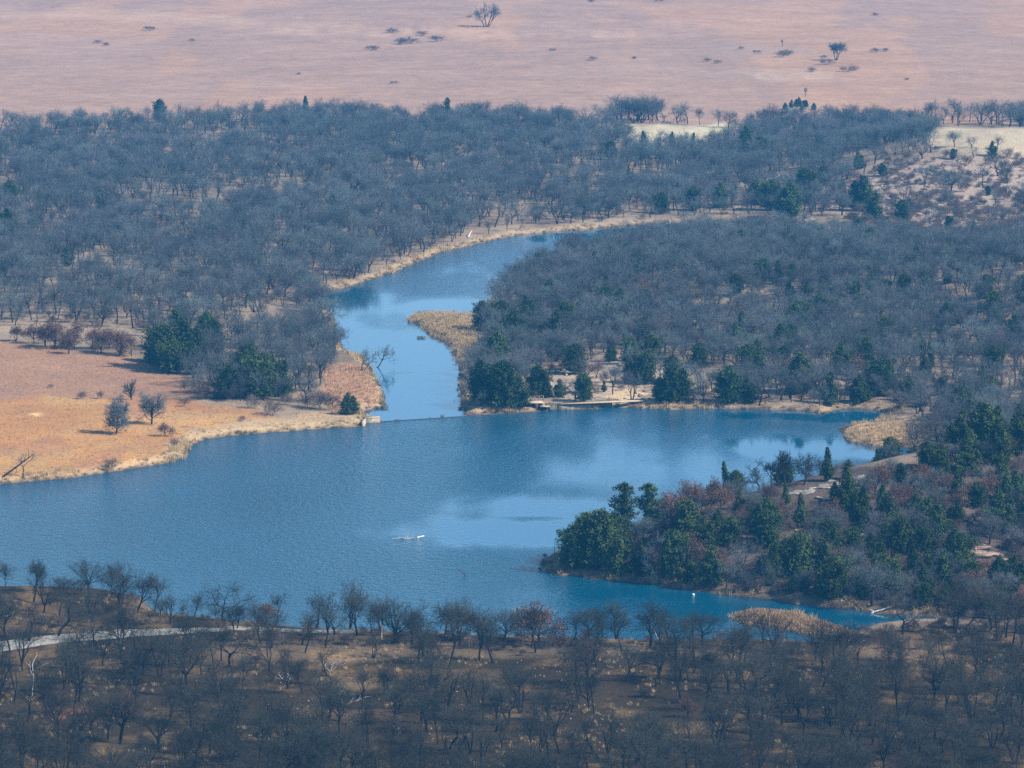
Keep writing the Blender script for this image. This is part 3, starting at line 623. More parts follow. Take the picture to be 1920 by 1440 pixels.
for px, py, h, f in [(1260, 985, 62, 0), (1300, 962, 60, 2), (1335, 950, 58, 1), (1350, 965, 50, 0), (1450, 985, 46, 2), (1800, 960, 50, 1), (1850, 940, 46, 2), (1640, 930, 60, 3), (1690, 960, 50, 0), (1330, 1085, 70, 1),
                     (104, 654, 56, 0), (140, 652, 52, 1), (128, 664, 34, 2), (172, 656, 44, 3), (190, 662, 38, 0), (226, 666, 48, 2), (247, 668, 42, 1), (64, 644, 36, 0), (30, 640, 30, 2), (205, 655, 40, 0), (85, 650, 40, 2), (1745, 812, 46, 1), (1410, 235, 22, 1), (310, 818, 26, 0), (1000, 1205, 70, 3), (1012, 1210, 80, 0),
                     (500, 1168, 38, 2), (232, 1345, 48, 1), (180, 1345, 40, 0), (1290, 1345, 36, 2), (1100, 1240, 40, 0), (880, 1190, 40, 2), (1720, 560, 40, 1), (1200, 555, 36, 0), (1240, 640, 44, 2), (1465, 720, 52, 3), (1620, 715, 50, 1)]:
    put(russets, px, py, h, f, zone=None)
for px, py, h, f in [(512, 778, 34, 0), (207, 884, 26, 1), (325, 838, 18, 2), (600, 768, 40, 3), (575, 765, 34, 0), (620, 770, 36, 1), (380, 750, 40, 2), (350, 735, 30, 3), (95, 728, 9, 0), (345, 762, 18, 1), (155, 748, 16, 2), (190, 748, 16, 3), (455, 790, 12, 2),
                     (735, 62, 10, 0), (790, 68, 10, 1), (700, 95, 10, 2), (750, 84, 14, 3), (768, 82, 14, 0), (820, 79, 12, 1), (692, 92, 7, 2), (1465, 108, 14, 3), (1478, 104, 12, 0), (1590, 136, 12, 1), (1600, 133, 10, 2), (1325, 116, 8, 3), (1345, 120, 8, 0),
                     (282, 57, 9, 1), (182, 82, 8, 2), (1640, 98, 9, 3), (1660, 97, 8, 0), (1552, 122, 12, 1), (1110, 114, 9, 2), (1390, 92, 6, 0), (740, 158, 7, 1), (1520, 135, 10, 2), (1545, 110, 7, 3), (1108, 5, 9, 0), (1236, 4, 9, 1), (1640, 30, 6, 2), (560, 140, 5, 0), (1035, 96, 6, 1), (1190, 112, 6, 3), (880, 34, 6, 0), (360, 78, 6, 2), (200, 86, 7, 3), (1700, 150, 5, 0), (1420, 100, 7, 1)]:
    put(bushes, px, py, h, f, zone=None)
for d in oaks + cedars + russets: G.add(d['x'], d['y'])

def near_density(x, y, px, py):
    d = np.where(px < 440, 0.30, 0.20)
    d = np.where((px > 430) & (px < 1010) & (py > 1232) & (py < 1322), 0.035, d)
    d = np.where((px > 400) & (px < 1100) & (py > 1205) & (py < 1232), 0.22, d)
    d = np.where((px > 560) & (px < 1350) & (py >= 1322) & (py < 1375), 0.16, d)
    d = np.where((px > 1000) & (px < 1370) & (py > 1270) & (py < 1320), 0.10, d)
    d = np.where((py > 1178) & (py < 1216) & (px > 440) & (px < 1400), 0.55, d)
    d = np.where((py > 1400), 0.6, d)
    d = np.where((px > 1330) & (py > 1280), 0.7, d)
    d = np.where((px > 1580) & (px < 1800) & (py > 1195) & (py < 1235), 0.10, d)
    d = np.where((px > 1560) & (py <= 1195), 0.7, d)
    d = np.where((px < 440) & (py > 1178) & (py < 1222), 0.10, d)
    d = np.where((px < 300) & (py > 1325) & (py < 1365), 0.12, d)
    return d * (0.5 + fbm(x / 14, y / 14, 2))
NEAR = [(-90, 1104), (262, 1110), (320, 1150), (560, 1174), (1000, 1190), (1350, 1198), (1500, 1202), (1650, 1190), (1830, 1172), (2010, 1172), (2010, 1580), (-90, 1580)]
fill(oaks, 3400, NEAR, near_density, 4.6, 7.4, 2.9, 'near', forms=list(range(12)))
def up_density(x, y, px, py):
    n = fbm(x / 30 + 5, y / 45, 3)
    d = 0.16 + 1.3 * sstep(0.36, 0.60, n)
    gaps = (inside(np.array([(1150, 232), (1400, 234), (1400, 250), (1320, 284), (1180, 270)]), px, py)) | inside(np.array([(1740, 238), (2100, 238), (2100, 300), (1800, 296), (1740, 278)]), px, py)
    d = np.where(gaps, 0.0, d)
    hill = inside(np.array([(1560, 360), (1690, 290), (2100, 300), (2100, 420), (1600, 420)]), px, py)
    return np.where(hill, 0.03, d)
UPPER = [(-90, 252), (0, 244), (150, 236), (400, 226), (700, 222), (1000, 226), (1180, 231), (1250, 230), (1420, 240), (1560, 228), (1740, 236), (2010, 234), (2010, 430), (1450, 400), (1290, 406), (1150, 414), (1050, 422),
         (960, 432), (870, 450), (780, 478), (690, 514), (640, 531), (575, 536), (590, 556), (620, 600), (640, 650), (610, 690), (640, 760), (560, 752), (440, 750), (380, 735), (350, 700), (260, 625), (120, 608), (0, 616), (-90, 616)]
fill(oaks, 30000, UPPER, lambda *a_: np.clip(up_density(*a_), 0, 1), 3.4, 7.6, 3.0, 'upper', forms=list(range(12)))
def mid_density(x, y, px, py):
    d = 0.35 + 0.9 * sstep(0.35, 0.6, fbm(x / 25, y / 35 + 9, 3))
    d = np.where(inside(np.array([(985, 745), (1010, 690), (1180, 662), (1340, 690), (1560, 692), (1700, 696), (2050, 690), (2050, 722), (1700, 722), (1560, 722), (1250, 728), (1240, 758), (990, 765)]), px, py), 0.05, d)
    return np.clip(d, 0, 1)
MID = [(905, 772), (985, 770), (1000, 750), (1250, 762), (1450, 762), (1600, 762), (1690, 770), (1760, 790), (1800, 850), (2010, 850), (2010, 450), (1700, 456), (1560, 450), (1440, 432), (1250, 444), (1080, 472), (992, 512), (930, 562), (910, 640), (885, 690), (880, 760)]
fill(oaks, 15000, MID, mid_density, 3.2, 7.0, 2.5, 'mid', forms=list(range(12)))
fill(cedars, 3000, MID, lambda x, y, px, py: np.where(py > 560, 0.5, 0.3), 3.2, 6.2, 1.3, None, forms=[1, 2, 2, 5], limit=130)
fill(cedars, 160, [(1755, 765), (1960, 745), (1960, 940), (1790, 900)], lambda x, y, px, py: 0.7 + 0 * x, 3.5, 6.0, 2.4, None, forms=[1, 2, 5], limit=24)
fill(russets, 90, MID, lambda x, y, px, py: np.where(py > 560, 0.5, 0.25), 3.0, 5.0, 2.6, None, forms=[0, 1, 2, 3])
KEEP1 = np.array([(1465, 915), (1560, 898), (1630, 888), (1642, 914), (1560, 944), (1480, 944)]); KEEP2 = np.array([(1785, 1015), (1900, 1035), (1935, 1105), (1835, 1080)])
def pen_d(v): return lambda x, y, px, py: np.where(inside(KEEP1, px, py) | inside(KEEP2, px, py), 0.0, v)
PEN = [(1040, 1070), (1060, 1050), (1110, 1018), (1200, 1000), (1350, 965), (1480, 912), (1640, 895), (1760, 870), (2010, 840), (2010, 1168), (1815, 1160), (1600, 1138), (1450, 1118), (1330, 1108), (1200, 1088)]
fill(cedars, 3200, PEN, pen_d(0.30), 2.8, 6.2, 2.6, None, forms=[0, 1, 2, 2, 5, 1], limit=105)
fill(russets, 800, PEN, pen_d(0.35), 2.2, 4.6, 2.2, None, forms=[0, 1, 2, 3], limit=52)
scrub = []
fill(oaks, 700, [(1745, 800), (2010, 755), (2010, 905), (1690, 905), (1650, 885)], lambda x, y, px, py: .8 + 0 * x, 3.2, 6.4, 2.4, 'mid', forms=list(range(12)))
EDGE = [(1045, 1068), (1110, 1072), (1250, 1080), (1400, 1095), (1600, 1115), (1780, 1140), (1780, 1154), (1600, 1137), (1440, 1117), (1327, 1107), (1240, 1096), (1100, 1082)]
fill(cedars, 260, EDGE, lambda x, y, px, py: 0.6 + 0 * x, 4.5, 7.2, 2.6, None, forms=[1, 2, 2, 5], limit=26)
fill(scrub, 500, EDGE, lambda x, y, px, py: 0.8 + 0 * x, 4.0, 7.0, 1.9, 'pen', forms=[0, 4, 6, 7, 9], limit=60)
fill(oaks, 260, [(1735, 226), (2010, 224), (2010, 237), (1735, 240)], lambda x, y, px, py: 0.9 + 0 * x, 6.0, 8.4, 3.0, 'upper', forms=list(range(12)))
fill(oaks, 400, [(1160, 222), (1245, 224), (1240, 232), (1160, 232)], lambda x, y, px, py: 0.9 + 0 * x, 6.5, 9.0, 2.6, 'upper', forms=list(range(12)))
LOT = [(430, 640), (560, 620), (620, 640), (640, 680), (612, 700), (600, 725), (632, 765), (560, 762), (440, 752), (360, 742), (345, 715), (400, 690)]
fill(oaks, 420, LOT, lambda x, y, px, py: 0.75 + 0 * x, 4.5, 7.6, 2.6, 'upper', forms=list(range(12)))
fill(bushes, 160, [(360, 735), (420, 745), (560, 760), (660, 770), (640, 780), (540, 775), (370, 752)], lambda x, y, px, py: 0.5 + 0 * x, 1.5, 3.2, 1.5, None, forms=[0, 1, 2, 3], limit=26)
fill(scrub, 1500, PEN, pen_d(0.7), 2.6, 5.6, 1.7, 'pen', forms=[0, 4, 6, 7, 9, 9], limit=290)
fill(bushes, 2000, PEN, pen_d(0.5), 0.9, 2.2, 1.2, None, forms=[0, 1, 2, 3], limit=200)
HILL = [(1560, 360), (1690, 290), (2010, 300), (2010, 450), (1600, 440)]
fill(bushes, 1800, HILL, lambda x, y, px, py: 0.35 + 0 * x, 1.2, 3.4, 2.2, None, forms=[0, 1, 2, 3], limit=130)
fill(oaks, 900, HILL, lambda x, y, px, py: 0.13 + 0 * x, 2.2, 4.8, 3.0, 'upper', forms=list(range(12)))
fill(cedars, 260, HILL, lambda x, y, px, py: 0.12 + 0 * x, 1.6, 4.0, 2.5, None, forms=[1, 2, 5], limit=16)
fill(bushes, 260, NEAR, lambda x, y, px, py: np.where(py < 1400, 0.4, 0.1), 0.7, 1.8, 1.5, None, forms=[0, 1, 2, 3], limit=60)

# ------------------------------------------------------------------ build the individual trees
def ntree(kind, meshes, d, parts=('trunk', 'crown')):
    e = empty(kind, (d['x'], d['y'], d['z'] - 0.03), d.get('rz', rng.uniform(0, 6.28)), d['h'] / d.get('proto', 7.0) if 'wide' not in d else (d['wide'] * d['h'] / 7, d['wide'] * d['h'] / 7, d['h'] / 7))
    if kind == 'bare_oak': e.rotation_euler = (rng.normal(0, .06), rng.normal(0, .06), e.rotation_euler[2])
    for p_, me in zip(parts, meshes): link(p_, me, e)
    d['o'] = e; return e
oaks.sort(key=lambda d: -d['hpx'] - (1000 if 'zone' not in d else (500 if d['zone'] == 'near' else 0)))
vis = [d for d in oaks if -30 < d['px'] < 1950 and d['py'] - d['hpx'] < 1432]
ind = vis[:300]; ids = {id(d) for d in ind}
rest = [d for d in oaks if id(d) not in ids]
def near_zone(px, py):
    if px < 290 and py < 1165: return 'on the wooded point'
    if px < 450 and py < 1225: return 'by the gravel track'
    if py < 1232 and px < 1000: return 'along the near shore'
    if py < 1250 and px < 1360: return 'opposite the peninsula'
    if py < 1290 and px >= 1360: return 'behind the reed bed'
    if px < 440 and py < 1345: return 'below the gravel track'
    if py < 1345 and px < 1010: return 'in the burnt clearing'
    if py < 1330: return 'at the clearing edge'
    if px < 700: return 'below the white snag'
    if px < 1250: return 'below the burnt clearing'
    return 'in the reed-side thicket'
def size_word(h): return 'tall' if h > 6.9 else ('small' if h < 5.4 else 'middling')
count = {}
for d in sorted(ind, key=lambda d: d['px']):
    f = d['form']; z = near_zone(d['px'], d['py']); key = (size_word(d['h']), f, z)
    n = count.get(key, 0); count[key] = n + 1; d['key'] = key; d['n'] = n
for d in ind:
    form = OAK[d['form']][0]; burnt = d['py'] > 1100      # near oaks use the copies with shade put into their colour
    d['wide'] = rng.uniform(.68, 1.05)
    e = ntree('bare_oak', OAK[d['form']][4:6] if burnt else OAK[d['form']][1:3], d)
    sw, f, z = d['key']
    lab = f'{sw} {form} leafless oak {z}'
    if count[d['key']] > 1: lab += f', {ordinal(d["n"])} such from the snag'
    tag(e, lab, 'tree', 'leafless oaks ' + z)
thick_ = [d for d in rest if d['py'] > 1100]; rest = [d for d in rest if d['py'] <= 1100]
P = np.array([(d['x'], d['y'], d['z']) for d in thick_])
scatter('near_thicket', [o_[6] for o_ in OAK], P, rng.uniform(0, 6.28, len(P)), np.array([d['h'] / 7.0 for d in thick_]), np.array([d['form'] for d in thick_]), 'dark leafless thicket filling in between the near oaks', .07, .25)
P = np.array([(d['x'], d['y'], d['z']) for d in rest])
scatter('distant_forest', [o_[3] for o_ in OAK] + OAK_FAR, P, rng.uniform(0, 6.28, len(P)), np.array([d['h'] / 7.0 for d in rest]), np.array([d['form'] for d in rest]) + 12 * rng.integers(0, 2, len(P)), 'grey leafless forest around the river and lake', .07, .28)
def zone_of(px, py, what):
    if py > 1165: return 'among the near shore oaks'
    if 1000 < px and py > 885 and (px < 1780 or py > 940):
        if px < 1240: return 'at the peninsula tip'
        if py > 1070: return 'on the peninsula water edge'
        if py < 985 and px < 1700: return 'on the peninsula ridge'
        return 'on the upper peninsula slope' if px > 1600 else 'on the mid peninsula slope'
    if px > 1690 and py > 750: return 'above the sandy spit'
    if px > 870 and py > 640: return 'by the rocky far bank'
    if px > 870 and py > 425: return 'in the forest beyond the dam'
    if px > 1540 and py > 260: return 'on the pale rocky hillside'
    if px < 760 and py > 560: return 'at the tawny meadow edge'
    if py < 225: return 'out on the pink prairie'
    return 'in the far grey forest'
LAND = {'at the peninsula tip': 'the pole', 'on the peninsula water edge': 'the tip', 'on the peninsula ridge': 'the tip', 'on the upper peninsula slope': 'the tip', 'on the mid peninsula slope': 'the tip', 'above the sandy spit': 'the spit', 'by the rocky far bank': 'the river', 'in the forest beyond the dam': 'the river', 'on the pale rocky hillside': 'the forest',
        'at the tawny meadow edge': 'the lake corner', 'out on the pink prairie': 'the spreading tree', 'in the far grey forest': 'the meadow', 'among the near shore oaks': 'the gravel track'}
def label_all(lst, text, cat, group):
    cnt = {}
    for d in sorted(lst, key=lambda d: d['px']):
        k = (text(d), zone_of(d['px'], d['py'], cat)); d['key'] = k; d['n'] = cnt.get(k, 0); cnt[k] = d['n'] + 1
    for d in lst:
        t, z = d['key']; lab = f'{t} {z}'
        if cnt[d['key']] > 1: lab += f', {ordinal(d["n"])} such from {LAND[z]}'
        tag(d['o'], lab, cat, group + ' ' + z)
inframe = lambda l: [d for d in l if -40 < d['px'] < 1960]
cedars = inframe(cedars); russets = inframe(russets); bushes = inframe(bushes); scrub = inframe(scrub)
for d in cedars:
    d['wide'] = rng.uniform(0.85, 1.15); ntree('cedar_tree', CEDAR[d['form']][1:], d)
label_all(cedars, lambda d: f'{"tall" if d["h"] > 6.5 else "small" if d["h"] < 4 else "medium"} {CEDAR[d["form"]][0]} cedar', 'cedar', 'evergreen cedars')
for d in russets: ntree('russet_oak', RUSSET[d['form']][1:], d)
label_all(russets, lambda d: f'{"large" if d["h"] > 5 else "low" if d["h"] < 3.2 else "medium"} {RUSSET[d["form"]][0]} russet-leaved oak', 'tree', 'russet-leaved oaks')
for d in scrub: ntree('scrub_oak', OAK[d['form']][1:3], d)
label_all(scrub, lambda d: f'{"large" if d["h"] > 4.6 else "low" if d["h"] < 3.5 else "medium"} {OAK[d["form"]][0]} grey scrub oak', 'tree', 'scrub oaks')
for d in bushes:
    d['proto'] = 3.0; o = link('bare_bush', BUSH[d['form']], None, (d['x'], d['y'], d['z'] - 0.02)); s = d['h'] / 3.0; o.scale = (s, s, s); o.rotation_euler = (0, 0, rng.uniform(0, 6.28)); d['o'] = o
    if d['py'] < 170: o.scale = (s * rng.uniform(1.4, 2.2), s * 1.8, s)
label_all(bushes, lambda d: f'{"knee-high" if d["h"] < 1.3 else "large" if d["h"] > 2.6 else "waist-high"} brown leafless bush', 'bush', 'leafless bushes')

# single trees with a look of their own
def single(px, py, hpx, spec, seed, label, wide=1.0, mat=('bark', 'twig'), name='lone_tree', cat='tree', rz=0.0, cut=9):
    rs = np.random.default_rng(seed); sg, lv, tips = grow(rs, spec); sg = normalise(sg)
    keep = lv <= cut; sg = sg[keep]; lv = lv[keep]
    x, y, z = at(px, py); s = project(x, y, z)[2]; h = hpx / s
    e = empty(name, (x, y, z - 0.03), rz, (h * wide, h * wide, h)); tag(e, label, cat)
    v, q = tubes(sg[lv <= 2], 5); link('trunk', mesh_np(name + '_trunk', v, quads=q, mats=[M[mat[0]]]), e)
    if (lv > 2).any():
        v, q = tubes(sg[lv > 2], 3); link('crown', mesh_np(name + '_crown', v, quads=q, mats=[M[mat[1]]]), e)
    return e
thick = dict(R=[.03, .014, .009, .007, .005])
single(912, 52, 47, base_spec(stems=[(-.05, 0, -.8, 0, .8), (0, 0, -.1, .2, .9), (.03, 0, .35, 0, .9), (.05, 0, .8, .1, .7)], K=[4, 4, 4, 3], L=[.5, .36, .22, .13, .08], **thick), 900, 'bare spreading many-limbed tree standing alone far out on the prairie')
single(1568, 113, 34, base_spec(stems=[(-.03, 0, -.3, 0, .9), (.03, 0, .3, 0, .9), (0, 0, 0, .1, .9)], K=[5, 5, 5, 4], L=[.45, .36, .22, .14, .09], R=[.03, .012, .009, .008, .006]), 901, 'small bare vase-shaped tree on the prairie among low dark bushes')
single(1467, 88, 14, base_spec(L=[.6, .2, .14, .1], K=[5, 4, 4], R=[.05, .03, .02, .02], N=[4, 3, 3, 2]), 902, 'tiny upright sapling on the prairie near the vase-shaped tree', wide=0.7)
single(1510, 182, 18, base_spec(L=[.6, .2, .14, .1], K=[5, 4, 4], R=[.05, .03, .02, .02], N=[4, 3, 3, 2]), 903, 'thin upright sapling just behind the rock and bush mound', wide=0.6)
for i, (px, py, h, w, lab) in enumerate([(1270, 231, 42, 1.25, 'wide leafless oak standing alone at the head of the straw clearing'), (1312, 236, 34, .9, 'slim leafless oak behind the straw clearing, next after the wide one'),
        (1346, 239, 36, .9, 'leafless oak behind the straw clearing, middle of the three slim ones'), (1366, 241, 34, 1.0, 'leafless oak behind the straw clearing, nearest the russet tree'),
        (1790, 279, 32, 1.0, 'small bare round tree on the pale straw patch beside the forest'), (1822, 279, 26, 1.1, 'low bare spreading tree in the middle of the pale straw patch'), (1868, 284, 30, 1.1, 'leaning bare tree beside a small cedar on the pale straw patch')]):
    single(px, py, h, FORMS[[4, 5, 0, 9, 9, 2, 3][i]][1], 910 + i, lab, wide=w)
single(218, 814, 74, base_spec(stems=[(0, 0, -.06, 0, 1)], L=[.8, .36, .2, .12, .07], K=[40, 5, 5, 4], F=[.10, .25, .25, .2], A=[1.15, .6, .7, .7], N=[8, 4, 3, 3, 2], S=[.32, .5, .6, .7], R=[.028, .010, .008, .006, .0045]), 920, 'dense bare bushy tree on the tawny meadow casting a dark shadow', wide=0.85)
single(284, 796, 62, base_spec(L=[.62, .40, .2, .12, .07], K=[24, 5, 5, 4], N=[7, 4, 3, 3, 2], F=[.25, .25, .25, .2], A=[.9, .6, .7, .7], S=[.4, .5, .6, .7], R=[.032, .010, .007, .005, .004]), 921, 'bare fan-crowned tree on the tawny meadow with a clear short trunk')
single(246, 751, 40, base_spec(L=[.55, .40, .2, .12], K=[18, 5, 4], F=[.2, .25, .25], A=[.9, .6, .7], R=[.04, .014, .011, .008]), 922, 'small bare tree at the back of the tawny meadow behind two larger ones')
single(43, 899, 50, base_spec(stems=[(0, 0, .02, 0, 1)], L=[.45, .5, .2, .12, .07], K=[3, 4, 4, 3], A=[.9, .6, .7, .7], R=[.03, .014, .008, .006, .004]), 923, 'broken dead tree with a fallen limb leaning on it at the lake edge', name='dead_tree', cat='dead tree')
single(680, 697, 48, base_spec(stems=[(-.05, 0, -.05, 0, .9), (.06, 0, .35, 0, .9)], W=[.2, .3, .3, .3, .2], K=[4, 4, 4, 3], L=[.5, .38, .2, .12, .07], R=[.028, .012, .008, .006, .005]), 924, 'dark bare crooked tree on the river bank above the weir', name='bank_tree')
e = single(704, 690, 46, base_spec(stems=[(0, 0, 1.5, .2, 1)], W=[.12, .2, .2, .2, .2], U=[.12, .06, .0, -.02, 0], K=[5, 5, 4, 3], L=[.55, .42, .22, .14, .08], R=[.026, .010, .007, .006, .005]), 925, 'dark dead tree toppling from the bank over the river', name='dead_tree', cat='dead tree')
for i, (px, py, h, fm, lab) in enumerate([(1424, 916, 60, 6, 'bare oak on the peninsula ridge, against bright water beside two taller ones'), (1447, 918, 54, 8, 'thin bare oak on the peninsula ridge between two larger trees'), (1472, 915, 74, 0, 'tallest bare oak silhouetted on the peninsula ridge by the ledge'), (1506, 910, 60, 3, 'bare oak on the ridge just before the bright green cedar')]):
    sp = dict(FORMS[fm][1]); sp['R'] = [.034, .013, .0085, .006, .0042]; single(px, py, h, sp, 930 + i, lab, name='ridge_oak', mat=('bark', 'bark'))
single(60, 1308, 84, base_spec(stems=[(0, 0, .03, 0, 1)], L=[.95, .38, .16], R=[.021, .012, .006], N=[6, 4, 3], T=[.5, .5, .4], W=[.09, .2, .2], U=[.05, .15, .1], K=[3, 2], F=[.45, .4], A=[.8, .7], S=[.6, .6]), 940, 'white dead snag with one raised arm in the near grove', name='dead_snag', cat='dead tree', mat=('pale_bark', 'pale_bark'))
single(715, 1200, 30, base_spec(L=[.98, .2, .1], R=[.06, .02, .01], N=[4, 3, 2], T=[.8, .5, .5], W=[.05, .2, .2], U=[.05, .1, .1], K=[2, 2], F=[.5, .4], A=[.8, .7], S=[.5, .6]), 941, 'short pale broken trunk among the near shore oaks', name='dead_snag', cat='dead tree', mat=('pale_bark', 'pale_bark'))
single(1238, 1212, 40, base_spec(stems=[(0, 0, -.3, 0, 1)], L=[.95, .25, .12], R=[.04, .015, .01], N=[5, 3, 2], T=[.7, .5, .5], W=[.08, .2, .2], U=[.02, .1, .1], K=[2, 2], F=[.5, .4], A=[.8, .7], S=[.5, .6]), 942, 'pale leaning broken trunk on the shore facing the peninsula', name='dead_snag', cat='dead tree', mat=('pale_bark', 'pale_bark'))
single(1040, 1042, 32, base_spec(L=[1.0, .14, .08], R=[.02, .01, .008], N=[6, 2, 2], T=[.6, .5, .5], W=[.03, .2, .2], U=[.1, 0, 0], K=[4, 1], F=[.3, .4], A=[1.2, .7], S=[.4, .6]), 943, 'thin dead pole of a tree at the very tip of the peninsula', name='dead_pole', cat='dead tree')
for i, (px, py, h, lab) in enumerate([(543, 1262, 22, 'white fallen brush in the burnt clearing beside dark soil'), (545, 1252, 24, 'upright pale dead brush in the burnt clearing, larger of the two'), (655, 1320, 34, 'pale broken dead sapling at the clearing edge with white breaks')]):
    px = [538, 620, 648][i]
    single(px, py + [20, 8, 4][i], h, base_spec(stems=[(0, 0, -.8, 0, .8), (0, 0, .1, .3, .8), (0, 0, .8, 0, .8)], L=[.6, .4, .2], R=[.03, .02, .012], N=[4, 3, 2], T=[.6, .5, .5], W=[.15, .2, .2], U=[.02, .05, .0], K=[4, 3], F=[.3, .3], A=[.6, .7], S=[.6, .6]), 950 + i, lab, name='dead_brush', cat='dead brush', mat=('pale_bark', 'pale_bark'), wide=1.2)

# ------------------------------------------------------------------ rocks
def ico(sub=2):
    import bmesh
    bm = bmesh.new(); bmesh.ops.create_icosphere(bm, subdivisions=sub, radius=1.0)
    v = np.array([w.co[:] for w in bm.verts]); f = np.array([[w.index for w in p.verts] for p in bm.faces]); bm.free(); return v, f
IV, IF = ico(2)
def rock_mesh(seed, mat, flat=1.0):
    rs = np.random.default_rng(seed); v = IV.copy()
    for _ in range(9):                                # facets: planes that cut the ball
        n = norm(rs.normal(0, 1, 3)); c = rs.uniform(.55, .85); d = v @ n; over = np.maximum(d - c, 0); v = v - over[:, None] * n
    v = v * (1 + rs.normal(0, .035, (len(v), 1))); v[:, 2] *= flat; v[:, 2] += 0.25 * flat
    return mesh_np('rock', v, tris=IF, mats=[M[mat]])
ROCKS = [rock_mesh(600 + i, m, f) for i, (m, f) in enumerate([('rock', .75), ('rock', .5), ('rock_lichen', .7), ('rock', .9), ('red_rock', .6), ('rock_lichen', .45)])]
def outcrop(label, cells, seed, mats=('rock', 'rock_lichen')):
    rs = np.random.default_rng(seed)
    x0, y0, z0 = at(*cells[0][:2]); e = empty('rock_outcrop', (x0, y0, z0)); tag(e, label, 'rocks')
    for px, py, w in cells:
        x, y, z = at(px, py); s = project(x, y, z)[2]; r = w / s / 2
        o = link('slab', ROCKS[[0, 1, 2, 3, 5][rs.integers(0, 5)]] if mats[0] == 'rock' else ROCKS[4], e, (x - x0, y - y0, z - z0 - 0.1 * r))
        o.scale = (r, r * rs.uniform(.8, 1.5), r * rs.uniform(.3, .6)); o.rotation_euler = (rs.normal(0, .15), rs.normal(0, .15), rs.uniform(0, 6.28))
rs = np.random.default_rng(77)
outcrop('long grey broken rock ledge on the peninsula ridge below the bare oaks', [(1490 + 130 * t + rs.normal(0, 6), 925 - 28 * t + rs.normal(0, 4), rs.uniform(12, 30)) for t in np.linspace(0, 1, 26)] + [(1535 + rs.normal(0, 8), 935 + i * 3, rs.uniform(8, 18)) for i in range(6)], 1)
outcrop('broad pinkish bare rock slabs on the peninsula slope beside scattered boulders', [(1815 + 60 * t + rs.normal(0, 12), 1032 + 16 * t + rs.normal(0, 5), rs.uniform(26, 52)) for t in np.linspace(0, 1, 9)] + [(1850 + 40 * t + rs.normal(0, 10), 1066 + 16 * t + rs.normal(0, 4), rs.uniform(22, 46)) for t in np.linspace(0, 1, 7)], 2, ('red_rock',))
outcrop('pale rock knob beside the river head under dark cedars', [(1495, 398, 26), (1510, 408, 30), (1502, 415, 34), (1522, 412, 22), (1488, 420, 18), (1512, 396, 20), (1550, 410, 22)], 3)
outcrop('pale cliff ledges at the foot of the rocky hillside', [(1700 + 80 * t + rs.normal(0, 5), 400 + rs.normal(0, 8), rs.uniform(14, 32)) for t in np.linspace(0, 1, 14)], 4)
outcrop('low pale ledge of stones at the far end of the rocky bank', [(1150 + 60 * t, 688 - 6 * t + rs.normal(0, 3), rs.uniform(9, 20)) for t in np.linspace(0, 1, 9)], 5)
outcrop('small heap of rocks in the bushy mound on the prairie edge', [(1480 + 50 * t, 203 + rs.normal(0, 4), rs.uniform(12, 22)) for t in np.linspace(0, 1, 6)], 6)
outcrop('pale rock step half hidden on the slope above the spit', [(1868 + 46 * t, 868 - 8 * t + rs.normal(0, 2), rs.uniform(9, 16)) for t in np.linspace(0, 1, 7)], 8)
for i, (px, py, w, lab) in enumerate([(1855, 973, 18, 'pale upright boulder beside a flat stone on the peninsula slope'), (1838, 976, 26, 'flat pale stone in front of the upright boulder on the peninsula slope'), (1637, 805, 9, 'dark reddish boulder in the middle of the sandy spit'), (1660, 812, 12, 'low dark boulder on the orange soil of the spit'),
        (1148, 764, 9, 'white boulder at the water end of the long dam wall'), (1058, 747, 9, 'pale block under the cedars behind the dam wall'), (1080, 741, 16, 'flat pale slab behind the dam wall beside green cedars'), (1057, 695, 12, 'pale boulder on the rocky bank above the dam wall'), (1645, 1012, 22, 'flat grey rock in the brush near the middle of the peninsula'),
        (1385, 1035, 16, 'flat pale rock on the peninsula slope facing the lake'), (1640, 1032, 24, 'low pale rock beside a round cedar on the peninsula'), (1900, 972, 14, 'pale stone beside a dark cedar on the peninsula'), (170, 1156, 9, 'bright orange-tan stone on the wooded point by the lake'), (1240, 688, 10, 'pale boulder among brush on the rocky far bank'), (1330, 682, 12, 'pale stone by a cedar on the rocky far bank')]):
    x, y, z = at(px, py); s = project(x, y, z)[2]; r = w / s / 2
    o = link('boulder', ROCKS[[0, 1, 4, 4, 3, 0, 1, 3, 5, 1, 1, 0, 4, 2, 3][i]], None, (x, y, z)); o.scale = (r, r * 1.1, r * (1.1 if i == 0 else 0.7)); o.rotation_euler = (0, 0, i * 1.3); tag(o, lab, 'boulder')
def rubble(name, poly, n, lo, hi, label, dens=None):
    x, y, z, px, py, s = sample(n, poly, dens)
    scatter(name, ROCKS, np.stack([x, y, z], 1), rng.uniform(0, 6.28, len(x)), rng.uniform(lo, hi, len(x)) ** 1.0, rng.integers(0, 6, len(x)), label)
outcrop('broken pale ledge across the rocky far bank, nearest the dam platform', [(1010 + 110 * t + rs.normal(0, 4), 704 - 10 * t + rs.normal(0, 4), rs.uniform(8, 18)) for t in np.linspace(0, 1, 14)], 11)
outcrop('stepped grey ledge under trees at the peninsula water edge', [(1500 + 100 * t + rs.normal(0, 5), 1104 + 22 * t + rs.normal(0, 6), rs.uniform(12, 26)) for t in np.linspace(0, 1, 14)], 12)
outcrop('flat grey ledge stones halfway up the peninsula slope', [(1610 + 90 * t + rs.normal(0, 5), 1000 - 6 * t + rs.normal(0, 7), rs.uniform(14, 28)) for t in np.linspace(0, 1, 9)], 13)
